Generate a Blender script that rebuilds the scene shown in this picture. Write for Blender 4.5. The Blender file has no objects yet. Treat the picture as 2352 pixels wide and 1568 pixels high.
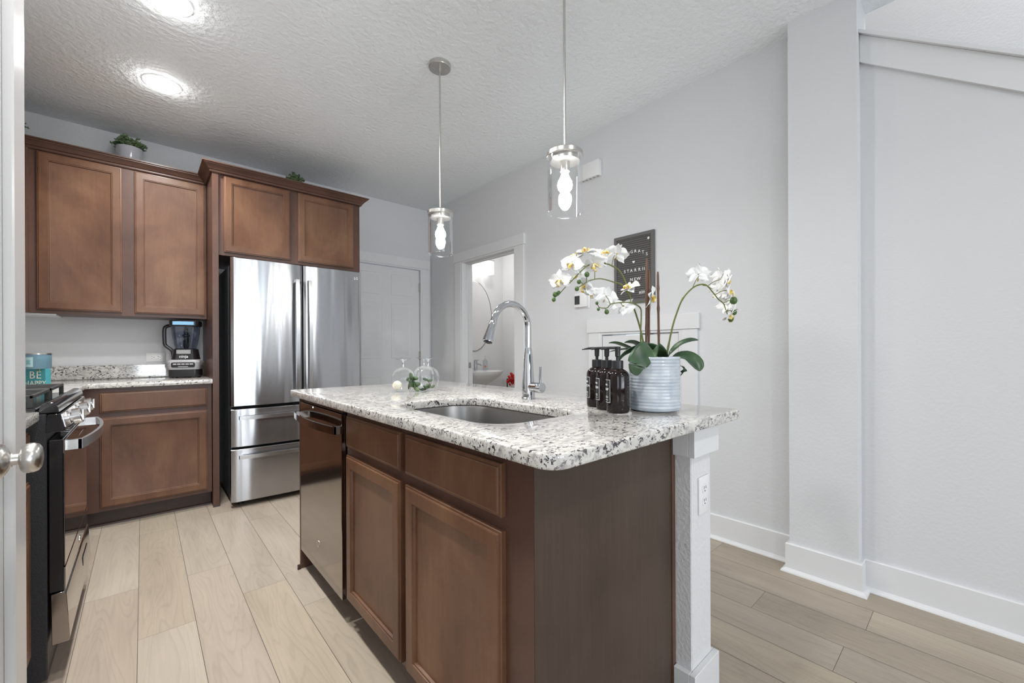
import bpy, bmesh, math, random
from mathutils import Vector, Matrix
random.seed(7)
PI = math.pi
scene = bpy.context.scene
C = scene.collection

# ------------------------------------------------------------------ camera
CAMH, YAW, ROLL, FPX, CX, CY = 1.1086, math.radians(41.6472), math.radians(-0.2395), 953.75, 1176.0, 805.21
_F = Vector((math.sin(YAW), math.cos(YAW), 0))
_r0 = Vector((math.cos(YAW), -math.sin(YAW), 0)); _u0 = Vector((0, 0, 1))
_R = _r0 * math.cos(ROLL) + _u0 * math.sin(ROLL)
_U = -_r0 * math.sin(ROLL) + _u0 * math.cos(ROLL)
cam_d = bpy.data.cameras.new('camera'); cam = bpy.data.objects.new('camera', cam_d); C.objects.link(cam)
cam_d.sensor_width = 36.0; cam_d.lens = FPX * 36.0 / 2352.0
cam_d.shift_x = 0.0; cam_d.shift_y = (CY - 784.0) / 2352.0
cam_d.clip_start = 0.02; cam_d.clip_end = 60
cam.matrix_world = Matrix(((_R.x, _U.x, -_F.x, 0), (_R.y, _U.y, -_F.y, 0), (_R.z, _U.z, -_F.z, CAMH), (0, 0, 0, 1)))
scene.camera = cam

def at(px, py, d):
    """a point seen at photo pixel (px, py), d metres ahead of the camera"""
    return Vector((0, 0, CAMH)) + d * (_F + (px - CX) / FPX * _R - (py - CY) / FPX * _U)

# ------------------------------------------------------------------ world, exposure, lights
vs = scene.view_settings
vs.view_transform = 'Standard'; vs.look = 'None'; vs.gamma = 1.0; vs.use_curve_mapping = False
vs.exposure = 0.33
w = bpy.data.worlds.new('world'); scene.world = w; w.use_nodes = True
w.node_tree.nodes['Background'].inputs[0].default_value = (0.75, 0.87, 1.0, 1)
w.node_tree.nodes['Background'].inputs[1].default_value = 1.0

def area(name, loc, size, sizey, power, col, direction, spread=PI, shape='RECTANGLE'):
    l = bpy.data.lights.new(name, 'AREA'); l.shape = shape; l.size = size
    if shape in ('RECTANGLE', 'ELLIPSE'): l.size_y = sizey
    l.energy = power; l.color = col; l.spread = spread
    o = bpy.data.objects.new(name, l); C.objects.link(o); o.location = loc
    o.rotation_euler = Vector(direction).to_track_quat('-Z', 'Y').to_euler()
    return o
WARM = (1.0, 0.99, 0.97); COOL = (0.86, 0.93, 1.0)
# daylight through the windows of the living room behind the camera
area('window_daylight', (0.30, -7.80, 1.35), 0.8, 2.1, 100, COOL, (0, 1, .6))
area('window_daylight', (1.90, -7.80, 1.35), 0.8, 2.1, 100, COOL, (0, 1, .6))
area('window_daylight', (-1.6, -7.80, 1.35), 1.5, 2.1, 70, COOL, (0, 1, .35))
area('window_daylight', (-2.75, -2.2, 1.45), 1.8, 1.7, 20, COOL, (1, 0, .5))
# recessed downlights in view, plus unseen fixtureless lamps added to fill the rooms
DOWN = [(0.093, 3.305), (0.093, 2.50), (0.093, 1.70), (0.093, 0.75), (0.9, -0.9), (0.4, -3.2), (0.4, -5.6)]
for x, y in DOWN:
    area('downlight_lamp', (x, y, 2.709), 0.15, 0.15, 13 if y > 1 else 11 if y > 0 else 13, WARM, (0, 0, -1), spread=2.6 if y > 0 else PI, shape='DISK')
area('powder_room_fill', (2.95, 3.55, 2.72), 0.3, 0.3, 4.0, WARM, (0, 0, -1), shape='DISK')  # added fill that brightens the powder room, no fixture there
area('stairwell_fill', (3.1, -0.9, 4.9), 0.8, 0.8, 42, (1, .98, .95), (0, 0, -1), shape='DISK')  # added lamp high up to light the stairwell wall, no known source

# ------------------------------------------------------------------ materials
def mat(name, col=(.8, .8, .8), rough=.5, metal=0.0, spec=.5, **kw):
    m = bpy.data.materials.new(name); m.use_nodes = True
    b = m.node_tree.nodes['Principled BSDF']
    b.inputs['Base Color'].default_value = (*col, 1); b.inputs['Roughness'].default_value = rough
    b.inputs['Metallic'].default_value = metal; b.inputs['Specular IOR Level'].default_value = spec
    for k, v in kw.items():
        b.inputs[k].default_value = v
    return m
def nd(m, t, **kw):
    n = m.node_tree.nodes.new(t)
    for k, v in kw.items():
        if k in n.inputs: n.inputs[k].default_value = v
        else: setattr(n, k, v)
    return n
def lk(m, a, b): m.node_tree.links.new(a, b)
def bsdf(m): return m.node_tree.nodes['Principled BSDF']
def coords(m, scale=(1, 1, 1), kind='Object'):
    tc = nd(m, 'ShaderNodeTexCoord'); mp = nd(m, 'ShaderNodeMapping')
    mp.inputs['Scale'].default_value = scale
    lk(m, tc.outputs[kind], mp.inputs['Vector']); return mp.outputs['Vector']
def noise(m, vec, scale=5, detail=3, rough=.5, dist=0.0):
    n = nd(m, 'ShaderNodeTexNoise'); n.inputs['Scale'].default_value = scale
    n.inputs['Detail'].default_value = detail; n.inputs['Roughness'].default_value = rough
    n.inputs['Distortion'].default_value = dist
    lk(m, vec, n.inputs['Vector']); return n.outputs['Fac']
def ramp(m, fac, stops):
    r = nd(m, 'ShaderNodeValToRGB'); el = r.color_ramp.elements
    el[0].position, el[0].color = stops[0][0], (*stops[0][1], 1)
    el[1].position, el[1].color = stops[-1][0], (*stops[-1][1], 1)
    for p_, c_ in stops[1:-1]:
        e = el.new(p_); e.color = (*c_, 1)
    lk(m, fac, r.inputs['Fac']); return r.outputs['Color']
def mix(m, a, b, fac, mode='MIX'):
    n = nd(m, 'ShaderNodeMix', data_type='RGBA', blend_type=mode)
    for s, v in ((n.inputs[0], fac), (n.inputs[6], a), (n.inputs[7], b)):
        if hasattr(v, 'is_output') or isinstance(v, bpy.types.NodeSocket): lk(m, v, s)
        elif isinstance(v, (int, float)): s.default_value = v
        else: s.default_value = (*v, 1)
    return n.outputs[2]
def bump(m, h, strength=.3, dist=.01):
    b = nd(m, 'ShaderNodeBump'); b.inputs['Strength'].default_value = strength; b.inputs['Distance'].default_value = dist
    lk(m, h, b.inputs['Height']); lk(m, b.outputs['Normal'], bsdf(m).inputs['Normal'])
g_ = lambda v: (v, v, v)

def paint(name, col, bs, bstr, bd, rough=.6, det=3):
    m = mat(name, col, rough, spec=.3)
    bump(m, noise(m, coords(m), bs, det, .55), bstr, bd); return m
M = {}
M['wall'] = paint('wall_paint', (.665, .672, .685), 75, .25, .004)
M['ceiling'] = paint('ceiling_paint', (.83, .865, .89), 36, .8, .010, .8)
M['trim'] = mat('trim_paint', (.72, .725, .735), .35, spec=.4)
M['halfwall'] = paint('half_wall_paint', (.70, .70, .705), 90, .45, .006)
M['reflected_grey'] = paint('reflected_grey_paint', (.55, .57, .60), 60, .1, .003)  # made-up grey for an unseen wall, set for reflections and bounce
M['navy'] = paint('reflected_navy_paint', (.07, .09, .13), 60, .1, .003)  # invented dark tone on the unseen front wall, gives steel reflections contrast
M['dimmed_gloss'] = mat('dimmed_gloss_paint', (.60, .60, .60), .25, spec=.5)  # same paint as the trim, colour darkened to offset the near downlight
M['bath'] = paint('powder_room_paint', (.84, .84, .84), 60, .1, .003)

def wood(name, c0, c1, c2, vec_scale, rough=.40, grain=.45, coat=.2):
    m = mat(name, c1, rough, spec=.35)
    v = coords(m, vec_scale)
    cloud = noise(m, coords(m, (1, 1, .7)), 3.2, 4, .55, .6)
    gr = noise(m, v, 6, 6, .62, .4)
    col = ramp(m, cloud, [(.32, c0), (.5, c1), (.68, c2)])
    gcol = ramp(m, gr, [(.3, g_(.72)), (.7, g_(1.12))])
    lk(m, mix(m, col, gcol, grain, 'MULTIPLY'), bsdf(m).inputs['Base Color'])
    bsdf(m).inputs['Coat Weight'].default_value = coat; bsdf(m).inputs['Coat Roughness'].default_value = .25
    return m
M['wood'] = wood('stained_maple', (.088, .037, .018), (.142, .064, .033), (.195, .100, .052), (14, 14, 1.2))
M['wood_frame'] = wood('stained_frame', (.070, .033, .022), (.092, .044, .030), (.115, .056, .038), (20, 20, 1.5), grain=.25)
M['wood_dark'] = wood('end_panel_wood', (.052, .034, .024), (.066, .044, .032), (.080, .054, .040), (26, 26, .8), rough=.5, grain=.6, coat=.0)
M['toe'] = wood('toe_kick_wood', (.035, .02, .015), (.045, .027, .02), (.06, .034, .026), (1.5, 26, 26), grain=.5)

def granite(name, sc=(1, 1, 1)):
    m = mat(name, (.7, .68, .64), .09, spec=.55)
    v = coords(m, sc)
    base = ramp(m, noise(m, v, 14, 5, .6, .8), [(.3, (.46, .44, .42)), (.5, (.63, .61, .57)), (.68, (.72, .70, .65))])
    g1 = ramp(m, noise(m, v, 60, 4, .6, .3), [(.50, g_(0)), (.66, g_(.8))])
    c = mix(m, base, (.30, .285, .29), g1)
    g2 = ramp(m, noise(m, v, 100, 3, .6, .6), [(.552, g_(0)), (.59, g_(1))])
    g3 = ramp(m, noise(m, v, 20, 3, .5, .3), [(.36, g_(.1)), (.52, g_(1))])
    c = mix(m, c, (.045, .037, .045), mix(m, g2, g3, 1.0, 'MULTIPLY'))
    lk(m, c, bsdf(m).inputs['Base Color'])
    bsdf(m).inputs['Coat Weight'].default_value = .3; bsdf(m).inputs['Coat Roughness'].default_value = .03
    return m
M['granite'] = granite('granite', (.8, 1.3, 1.2))

def steel(name, col, rough, scale, bs=.04, dist=.002, det=4):
    m = mat(name, col, rough, 1.0)
    n = noise(m, coords(m, scale), 3, det, .6)
    bump(m, n, bs, dist)
    return m
M['steel_front'] = steel('brushed_steel_door', (.46, .465, .48), .17, (2.6, 2.6, .2), 1.0, dist=.009, det=1.2)
_b = bsdf(M['steel_front']); _b.inputs['Roughness'].default_value = .22; _b.inputs['Anisotropic'].default_value = .85; _b.inputs['Anisotropic Rotation'].default_value = .25
_t = nd(M['steel_front'], 'ShaderNodeTangent', direction_type='RADIAL', axis='Z'); lk(M['steel_front'], _t.outputs[0], _b.inputs['Tangent'])
M['steel'] = steel('brushed_steel', (.62, .62, .62), .25, (3, 3, 60), .06)
M['nickel'] = steel('satin_nickel', (.60, .585, .56), .28, (60, 60, 60), .03)
M['chrome'] = mat('chrome', (.56, .57, .59), .06, 1.0)
M['slate'] = mat('dark_polished_steel', (.36, .33, .31), .10, 1.0)
M['sink'] = steel('sink_steel', (.33, .32, .31), .30, (60, 60, 2), .05)
M['black_glass'] = mat('black_glass', (.012, .012, .014), .05, spec=.8)
M['oven_glass'] = mat('oven_mirror_glass', (.42, .39, .37), .05, 1.0)
M['black'] = mat('black_plastic', (.018, .018, .02), .35)
M['black_gloss'] = mat('black_gloss_enamel', (.012, .012, .014), .12, spec=.7)
M['speckled'] = paint('textured_black_steel', (.03, .03, .033), 300, .5, .002, .45)
M['cast_iron'] = mat('cast_iron', (.03, .03, .03), .55)
M['fridge_side'] = mat('fridge_side_steel', (.10, .105, .115), .38, .3)
M['dark'] = mat('shadow_gap', (.01, .01, .01), .8)
M['plastic'] = mat('white_plastic', (.80, .80, .80), .3)
M['grey_plastic'] = mat('grey_plastic', (.36, .36, .37), .4)
M['screen'] = mat('dark_screen', (.05, .055, .055), .15)
M['ceramic'] = mat('white_ceramic', (.86, .86, .86), .12)
M['pot_grey'] = mat('glossy_grey_pot', (.45, .46, .49), .12)
M['teal'] = mat('teal_paint', (.055, .28, .31), .45)
M['tin'] = mat('blue_tin', (.13, .24, .30), .3)
M['label_teal'] = mat('pale_teal_label', (.38, .55, .56), .5)
M['letter'] = mat('cream_lettering', (.75, .72, .62), .5)
M['white'] = mat('white_lettering', (.88, .88, .88), .5)
M['grey_letter'] = mat('grey_lettering', (.55, .55, .55), .4)
M['felt'] = mat('grey_felt', (.115, .11, .105), .9)
M['felt_frame'] = mat('grey_stained_frame', (.13, .125, .122), .7)
M['leaf'] = mat('orchid_leaf', (.035, .075, .032), .34)
_v = coords(M['leaf'], (1, 1, 1)); lk(M['leaf'], ramp(M['leaf'], noise(M['leaf'], _v, 12, 3), [(.35, (.022, .05, .028)), (.65, (.06, .12, .045))]), bsdf(M['leaf']).inputs['Base Color'])
M['stem'] = mat('orchid_stem', (.13, .15, .035), .5)
M['bud'] = mat('orchid_bud', (.06, .12, .025), .45)
M['stake'] = mat('bamboo_stake', (.12, .062, .038), .55)
M['petal'] = mat('white_petal', (.86, .86, .85), .55, spec=.2)
bsdf(M['petal']).inputs['Subsurface Weight'].default_value = .15
bsdf(M['petal']).inputs['Subsurface Radius'].default_value = (.01, .01, .01)
M['cream'] = mat('cream_petal', (.80, .76, .62), .6)
M['lip'] = mat('yellow_lip', (.75, .5, .05), .5)
_v = coords(M['lip']); lk(M['lip'], ramp(M['lip'], noise(M['lip'], _v, 90, 2), [(.42, (.82, .76, .62)), (.55, (.80, .58, .05)), (.72, (.45, .12, .01))]), bsdf(M['lip']).inputs['Base Color'])
M['herb'] = mat('herb_leaf', (.045, .085, .03), .5)
_v = coords(M['herb']); lk(M['herb'], ramp(M['herb'], noise(M['herb'], _v, 25, 2), [(.35, (.04, .08, .035)), (.65, (.17, .24, .11))]), bsdf(M['herb']).inputs['Base Color'])
M['red'] = mat('red_petal', (.55, .012, .015), .5)
M['moss'] = mat('dark_soil', (.05, .04, .03), .9)
M['bottle'] = mat('dark_amber_plastic', (.010, .005, .004), .06, spec=.4)
M['mirror'] = mat('mirror_glass', (.9, .9, .9), .02, 1.0)
M['copper'] = mat('orange_print', (.65, .2, .05), .5)

# glazed ribbed pot
m = mat('blue_grey_glaze', (.47, .52, .58), .16, spec=.6); M['glaze'] = m
lk(m, ramp(m, noise(m, coords(m, (1, 1, 3)), 18, 4), [(.3, (.40, .45, .51)), (.7, (.56, .60, .64))]), bsdf(m).inputs['Base Color'])

# floor planks : per-plank tint in a colour attribute, grain along the plank
m = mat('oak_planks', (.5, .42, .33), .38, spec=.35); M['plank'] = m
at_ = nd(m, 'ShaderNodeAttribute', attribute_name='tint')
uvn = nd(m, 'ShaderNodeUVMap'); uvn.uv_map = 'grain'
mp = nd(m, 'ShaderNodeMapping'); mp.inputs['Scale'].default_value = (1, 1, 1); lk(m, uvn.outputs['UV'], mp.inputs['Vector'])
def stretch(s):
    q = nd(m, 'ShaderNodeMapping'); q.inputs['Scale'].default_value = s; lk(m, mp.outputs['Vector'], q.inputs['Vector']); return q.outputs['Vector']
big = noise(m, stretch((8, .9, 1)), 1.0, 2, .4, .5)
wv = nd(m, 'ShaderNodeTexWave', wave_type='BANDS', bands_direction='X'); wv.inputs['Scale'].default_value = 1.0
wv.inputs['Distortion'].default_value = 0.0
mul = nd(m, 'ShaderNodeMath', operation='MULTIPLY'); mul.inputs[1].default_value = 15.0; lk(m, big, mul.inputs[0])
fr = nd(m, 'ShaderNodeMath', operation='FRACT'); lk(m, mul.outputs[0], fr.inputs[0])
rings = ramp(m, fr.outputs[0], [(0, g_(.84)), (.22, g_(1.0)), (.85, g_(1.04)), (1, g_(.88))])
fine = ramp(m, noise(m, stretch((90, 3.5, 1)), 1.0, 5, .6), [(.3, g_(.93)), (.7, g_(1.05))])
base = ramp(m, noise(m, stretch((5, .9, 1)), 1.0, 3, .5), [(.3, (.375, .318, .258)), (.7, (.47, .408, .335))])
c = mix(m, base, rings, .55, 'MULTIPLY'); c = mix(m, c, fine, .8, 'MULTIPLY'); c = mix(m, c, at_.outputs['Color'], 1.0, 'MULTIPLY')
lk(m, c, bsdf(m).inputs['Base Color'])
M['groove'] = mat('plank_groove', (.10, .085, .07), .8)

# thin clear glass : mostly transmits, reflects more at grazing angles
def thin_glass(name, tint=(1, 1, 1), base=.04, gain=.9):
    m = bpy.data.materials.new(name); m.use_nodes = True; nt = m.node_tree; nt.nodes.clear()
    out = nt.nodes.new('ShaderNodeOutputMaterial'); tr = nt.nodes.new('ShaderNodeBsdfTransparent'); gl = nt.nodes.new('ShaderNodeBsdfGlossy')
    tr.inputs[0].default_value = (*tint, 1); gl.inputs['Roughness'].default_value = .02; gl.inputs['Color'].default_value = (.95, .97, 1, 1)
    lw = nt.nodes.new('ShaderNodeLayerWeight'); lw.inputs['Blend'].default_value = .22
    mr = nt.nodes.new('ShaderNodeMapRange'); mr.inputs['To Min'].default_value = base; mr.inputs['To Max'].default_value = gain
    nt.links.new(lw.outputs['Fresnel'], mr.inputs['Value'])
    mx = nt.nodes.new('ShaderNodeMixShader'); nt.links.new(mr.outputs['Result'], mx.inputs['Fac'])
    nt.links.new(tr.outputs[0], mx.inputs[1]); nt.links.new(gl.outputs[0], mx.inputs[2]); nt.links.new(mx.outputs[0], out.inputs['Surface'])
    return m
M['glass'] = thin_glass('clear_glass', (.985, .99, .99), .03, .45)
M['thick_glass'] = thin_glass('solid_clear_glass', (.95, .96, .96), .42, .95)
M['blender_glass'] = thin_glass('smoky_clear_plastic', (.72, .78, .88), .06, .8)
def emit(name, col, s):
    m = bpy.data.materials.new(name); m.use_nodes = True; b = bsdf(m)
    b.inputs['Base Color'].default_value = (*col, 1); b.inputs['Emission Color'].default_value = (*col, 1); b.inputs['Emission Strength'].default_value = s
    return m
M['lens'] = emit('lit_diffuser', (1, .99, .97), 34.0)
M['bulb'] = emit('lit_bulb', (1, .985, .96), 160.0)
M['shade_lit'] = emit('lit_glass_shade', (1, .98, .95), 1.25)
M['led'] = emit('blue_white_led', (.7, .85, 1.0), 4.0)

# ------------------------------------------------------------------ mesh helpers
WL = {}
def prop(o, label=None, cat=None, group=None, kind=None):
    if label: o['label'] = label
    if cat: o['category'] = cat
    if group: o['group'] = group
    if kind: o['kind'] = kind
    return o
def thing(name, label, cat, loc=(0, 0, 0), group=None, kind=None):
    o = bpy.data.objects.new(name, None); C.objects.link(o); o.location = loc
    o.empty_display_size = .05; WL[o.name] = Vector(loc)
    return prop(o, label, cat, group, kind)

class MB:
    def __init__(s): s.bm = bmesh.new(); s.T = Matrix.Identity(4)
    def v(s, co): return s.bm.verts.new(s.T @ Vector(co))
    def face(s, vs):
        try: return s.bm.faces.new(vs)
        except ValueError: return None
    def box(s, x0, x1, y0, y1, z0, z1, bev=0.0, seg=1):
        vs = [s.v((x, y, z)) for z in (z0, z1) for y in (y0, y1) for x in (x0, x1)]
        fs = [s.face([vs[i] for i in q]) for q in ((0, 2, 3, 1), (4, 5, 7, 6), (0, 1, 5, 4), (2, 6, 7, 3), (0, 4, 6, 2), (1, 3, 7, 5))]
        if bev > 0:
            es = {e for f in fs if f for e in f.edges}
            bmesh.ops.bevel(s.bm, geom=list(es), offset=bev, segments=seg, affect='EDGES', profile=.5)
        return s
    def poly(s, pts, off, bev=0.0):
        """prism: polygon pts (3d) extruded by vector off"""
        a = [s.v(p) for p in pts]; b = [s.v(Vector(p) + Vector(off)) for p in pts]; n = len(a)
        fs = [s.face(a[::-1]), s.face(b)] + [s.face([a[i], a[(i + 1) % n], b[(i + 1) % n], b[i]]) for i in range(n)]
        if bev:
            es = {e for f in fs if f for e in f.edges}
            bmesh.ops.bevel(s.bm, geom=list(es), offset=bev, segments=1, affect='EDGES', profile=.5)
        return s
    def rings(s, rs, close=True, cap0=False, cap1=False):
        R_ = [[s.v(p) for p in r] for r in rs]
        for a, b in zip(R_, R_[1:]):
            n = len(a)
            for i in range(n if close else n - 1):
                j = (i + 1) % n; s.face([a[i], a[j], b[j], b[i]])
        if cap0: s.face(R_[0][::-1])
        if cap1: s.face(R_[-1])
        return s
    def lathe(s, prof, c=(0, 0, 0), axis=(0, 0, 1), n=32, cap0=True, cap1=True):
        ax = Vector(axis).normalized(); q = ax.to_track_quat('Z', 'Y'); c = Vector(c); rs = []
        for r, h in prof:
            rs.append([c + q @ Vector((max(r, 1e-5) * math.cos(2 * PI * k / n), max(r, 1e-5) * math.sin(2 * PI * k / n), h)) for k in range(n)])
        return s.rings(rs, True, cap0, cap1)
    def cyl(s, a, b, r, r2=None, n=24):
        a = Vector(a); b = Vector(b); r2 = r if r2 is None else r2
        return s.lathe([(r, 0), (r2, (b - a).length)], a, b - a, n)
    def tube(s, pts, r, n=8, cap=True):
        pts = [Vector(p) for p in pts]; rs = r if isinstance(r, (list, tuple)) else [r] * len(pts)
        t = (pts[1] - pts[0]).normalized(); up = Vector((0, 0, 1)) if abs(t.z) < .9 else Vector((1, 0, 0))
        nn = t.cross(up).normalized(); R_ = []
        for i, p in enumerate(pts):
            a = pts[max(0, i - 1)]; b = pts[min(len(pts) - 1, i + 1)]; t = (b - a).normalized()
            nn = (nn - t * nn.dot(t)).normalized(); bb = t.cross(nn)
            R_.append([p + rs[i] * (math.cos(2 * PI * k / n) * nn + math.sin(2 * PI * k / n) * bb) for k in range(n)])
        return s.rings(R_, True, cap, cap)
    def ball(s, c, r, sc=(1, 1, 1), n=16, rot=None):
        prof = [(math.sin(PI * k / (n // 2)), -math.cos(PI * k / (n // 2))) for k in range(n // 2 + 1)]
        c = Vector(c); rs = []
        for q, h in prof:
            ring = [Vector((max(q, 1e-3) * math.cos(2 * PI * k / n) * sc[0], max(q, 1e-3) * math.sin(2 * PI * k / n) * sc[1], h * sc[2])) * r for k in range(n)]
            if rot: ring = [rot @ p for p in ring]
            rs.append([c + p for p in ring])
        return s.rings(rs, True, True, True)
    def grid(s, P):
        V = [[s.v(p) for p in row] for row in P]
        for i in range(len(V) - 1):
            for j in range(len(V[0]) - 1): s.face([V[i][j], V[i + 1][j], V[i + 1][j + 1], V[i][j + 1]])
        return s
    def add_mesh(s, verts, faces):
        V = [s.v(p) for p in verts]
        for f in faces: s.face([V[i] for i in f])
        return s
    def build(s, name, material, parent=None, loc=None, angle=35, smooth=True, fix=True):
        o_w = WL[parent.name] if parent else Vector(loc if loc is not None else (0, 0, 0))
        if fix: bmesh.ops.recalc_face_normals(s.bm, faces=s.bm.faces)
        bmesh.ops.translate(s.bm, vec=-o_w, verts=s.bm.verts)
        me = bpy.data.meshes.new(name); s.bm.to_mesh(me); s.bm.free()
        if smooth:
            me.shade_smooth(); me.set_sharp_from_angle(angle=math.radians(angle))
        ms = material if isinstance(material, (list, tuple)) else [material]
        for q in ms: me.materials.append(q if not isinstance(q, str) else M[q])
        o = bpy.data.objects.new(name, me); C.objects.link(o)
        if parent: o.parent = parent
        else: o.location = o_w
        WL[o.name] = o_w.copy()
        return o
def struct(name, mb, m, parent=None, **kw):
    o = mb.build(name, m, parent, **kw)
    if parent is None: o['kind'] = 'structure'
    return o
def smooth_path(pts, sub=6):
    pts = [Vector(p) for p in pts]; out = []
    for i in range(len(pts) - 1):
        p0 = pts[max(0, i - 1)]; p1 = pts[i]; p2 = pts[i + 1]; p3 = pts[min(len(pts) - 1, i + 2)]
        for k in range(sub):
            t = k / sub
            out.append(.5 * ((2 * p1) + (-p0 + p2) * t + (2 * p0 - 5 * p1 + 4 * p2 - p3) * t * t + (-p0 + 3 * p1 - 3 * p2 + p3) * t ** 3))
    out.append(pts[-1]); return out
def frame_matrix(o, u, v, w):
    return Matrix(((u[0], v[0], w[0], o[0]), (u[1], v[1], w[1], o[1]), (u[2], v[2], w[2], o[2]), (0, 0, 0, 1)))
def mesh_of_curve(cu):
    o = bpy.data.objects.new('tmp', cu); C.objects.link(o)
    dg = bpy.context.evaluated_depsgraph_get(); me = bpy.data.meshes.new_from_object(o.evaluated_get(dg))
    bpy.data.objects.remove(o)
    vs_ = [v.co.copy() for v in me.vertices]; fs = [list(p.vertices) for p in me.polygons]
    bpy.data.meshes.remove(me); return vs_, fs
def text_mesh(txt, size, depth=.0008, spacing=1.0):
    cu = bpy.data.curves.new('t', 'FONT'); cu.body = txt; cu.size = size; cu.extrude = depth / 2; cu.align_x = 'CENTER'; cu.align_y = 'CENTER'; cu.space_character = spacing
    cu.resolution_u = 3
    return mesh_of_curve(cu)
def text(mb, txt, size, origin, u, v, w, depth=.0008, spacing=1.0, lift=0.0):
    vs_, fs = text_mesh(txt, size, depth, spacing)
    o = Vector(origin); u = Vector(u); v = Vector(v); w = Vector(w)
    mb.add_mesh([o + u * p.x + v * p.y + w * (p.z + depth / 2 + lift) for p in vs_], fs); return mb

def panel_rings(mb, w, h, prof):
    """nested rectangle rings: prof = [(inset, height)], last is closed by a face. local u,v,w axes"""
    rs = [[(d, d, z), (w - d, d, z), (w - d, h - d, z), (d, h - d, z)] for d, z in prof]
    mb.rings(rs, True, True, True)
DOOR_PROF = [(0, 0), (0, .0125), (.0015, .0142), (.0065, .0150), (.0072, .0178), (.0100, .0190), (.046, .019), (.0475, .0162), (.0525, .0156), (.0545, .0085), (.060, .0075)]
DRAW_PROF = [(0, 0), (0, .0125), (.0015, .0142), (.0080, .0150), (.0090, .0178), (.0115, .0190)]
def cab_front(o, u, v, w, width, height, prof):
    mb = MB(); mb.T = frame_matrix(o, u, v, w); panel_rings(mb, width, height, prof); return mb

# ================================================================== STRUCTURE
XR, YB, H = 2.53, 4.285, 2.745
XL = -0.91
T = .12
# floor : planks .179 wide running along y
def make_floor():
    bm = bmesh.new(); lay = bm.loops.layers.color.new('tint'); uvl = bm.loops.layers.uv.new('grain')
    rnd = random.Random(3); offs = {-1: 3.554, 0: 2.63, 1: 2.155, 2: 2.61, 3: 2.246, 4: 1.96, 10: 1.5, 11: .338, 12: .654, 13: .30, 14: .98}
    L = 1.224; gx = .0009
    def quad(x0, x1, y0, y1, z, mi, c=1.0, ou=0, ov=0):
        vs_ = [bm.verts.new((x, y, z)) for x, y in ((x0, y0), (x1, y0), (x1, y1), (x0, y1))]
        f = bm.faces.new(vs_); f.material_index = mi
        for l in f.loops:
            l[lay] = (c, c * rnd_t, c * rnd_t2, 1); l[uvl].uv = (l.vert.co.x - x0 + ou, l.vert.co.y - y0 + ov)
    rnd_t = rnd_t2 = 1.0
    quad(-2.9, 4.6, -7.6, 4.5, -.002, 1)
    for k in range(-15, 27):
        x0 = -.197 + .179 * k; x1 = x0 + .179
        if x1 < -2.9 or x0 > 4.6: continue
        y = offs.get(k, rnd.uniform(0, L)) % L - 8 * L
        while y < 4.5:
            y0, y1 = max(y, -7.6), min(y + L, 4.5)
            if y1 > y0 + .01:
                c_ = rnd.uniform(.95, 1.05); rnd_t = rnd.uniform(.985, 1.0); rnd_t2 = rnd.uniform(.97, 1.0)
                quad(x0 + gx, x1 - gx, y0 + .0006, y1 - .0006, 0, 0, c_, rnd.uniform(0, 90), rnd.uniform(0, 90))
            y += L
    me = bpy.data.meshes.new('floor'); bm.to_mesh(me); bm.free()
    me.materials.append(M['plank']); me.materials.append(M['groove'])
    o = bpy.data.objects.new('floor', me); C.objects.link(o); o['kind'] = 'structure'
make_floor()
b = MB(); b.box(-2.9, 2.645, -7.6, YB + T, H, H + .1); b.box(2.645, 3.7, 1.5, YB + T, H, H + .1); struct('ceiling', b, 'ceiling')
b = MB(); b.box(2.645, 3.7, -7.6, 1.6, 5.0, 5.1); struct('ceiling_stairwell', b, 'ceiling')

# back wall with the garage door opening
DX0, DX1, DZ = 1.575, 2.405, 2.052
b = MB(); b.box(XL - T, DX0, YB, YB + T, 0, H); b.box(DX0, DX1, YB, YB + T, DZ, H); b.box(DX1, XR + T, YB, YB + T, 0, H)
struct('wall_back', b, 'wall')
# right wall with powder room opening and low storage door opening
PY0, PY1, PZ = 2.785, 3.63, 2.047
LY0, LY1, LZ = 1.24, 1.85, 1.235
b = MB()
b.box(XR, XR + T, .635, LY0, 0, H); b.box(XR, XR + T, LY0, LY1, LZ, H); b.box(XR, XR + T, LY1, PY0, 0, H)
b.box(XR, XR + T, PY0, PY1, PZ, H); b.box(XR, XR + T, PY1, YB, 0, H)
struct('wall_right', b, 'wall')
b = MB(); b.box(2.426, 2.645, .365, .635, 0, H); struct('wall_column', b, 'wall')
# stair knee wall : sloping top
SL = .754
def zk(y): return 2.576 - SL * (.375 - y)
b = MB(); b.poly([(2.505, .365, 0), (2.505, .365, zk(.365)), (2.505, -1.70, zk(-1.70)), (2.505, -1.70, 0)], (.14, 0, 0)); struct('wall_stair', b, 'wall')
b = MB(); yy = -1.70
b.poly([(2.470, .364, zk(.365)), (2.470, .364, zk(.365) + .016), (2.470, yy, zk(yy) + .016), (2.470, yy, zk(yy))], (.20, 0, 0)); struct('trim_1', b, 'trim')
b = MB(); b.poly([(2.489, .364, zk(.365) - .128), (2.489, .364, zk(.365) - .001), (2.489, yy, zk(yy) - .001), (2.489, yy, zk(yy) - .128)], (.0158, 0, 0)); struct('trim_2', b, 'trim')
b = MB(); b.box(3.6, 3.7, -7.6, 1.6, 0, 5.0); b.box(2.645, 3.6, 1.5, 1.6, 0, 5.0); b.box(2.53, 2.645, -7.6, 1.6, H + .1, 5.0); struct('wall_stairwell', b, 'wall')
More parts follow.
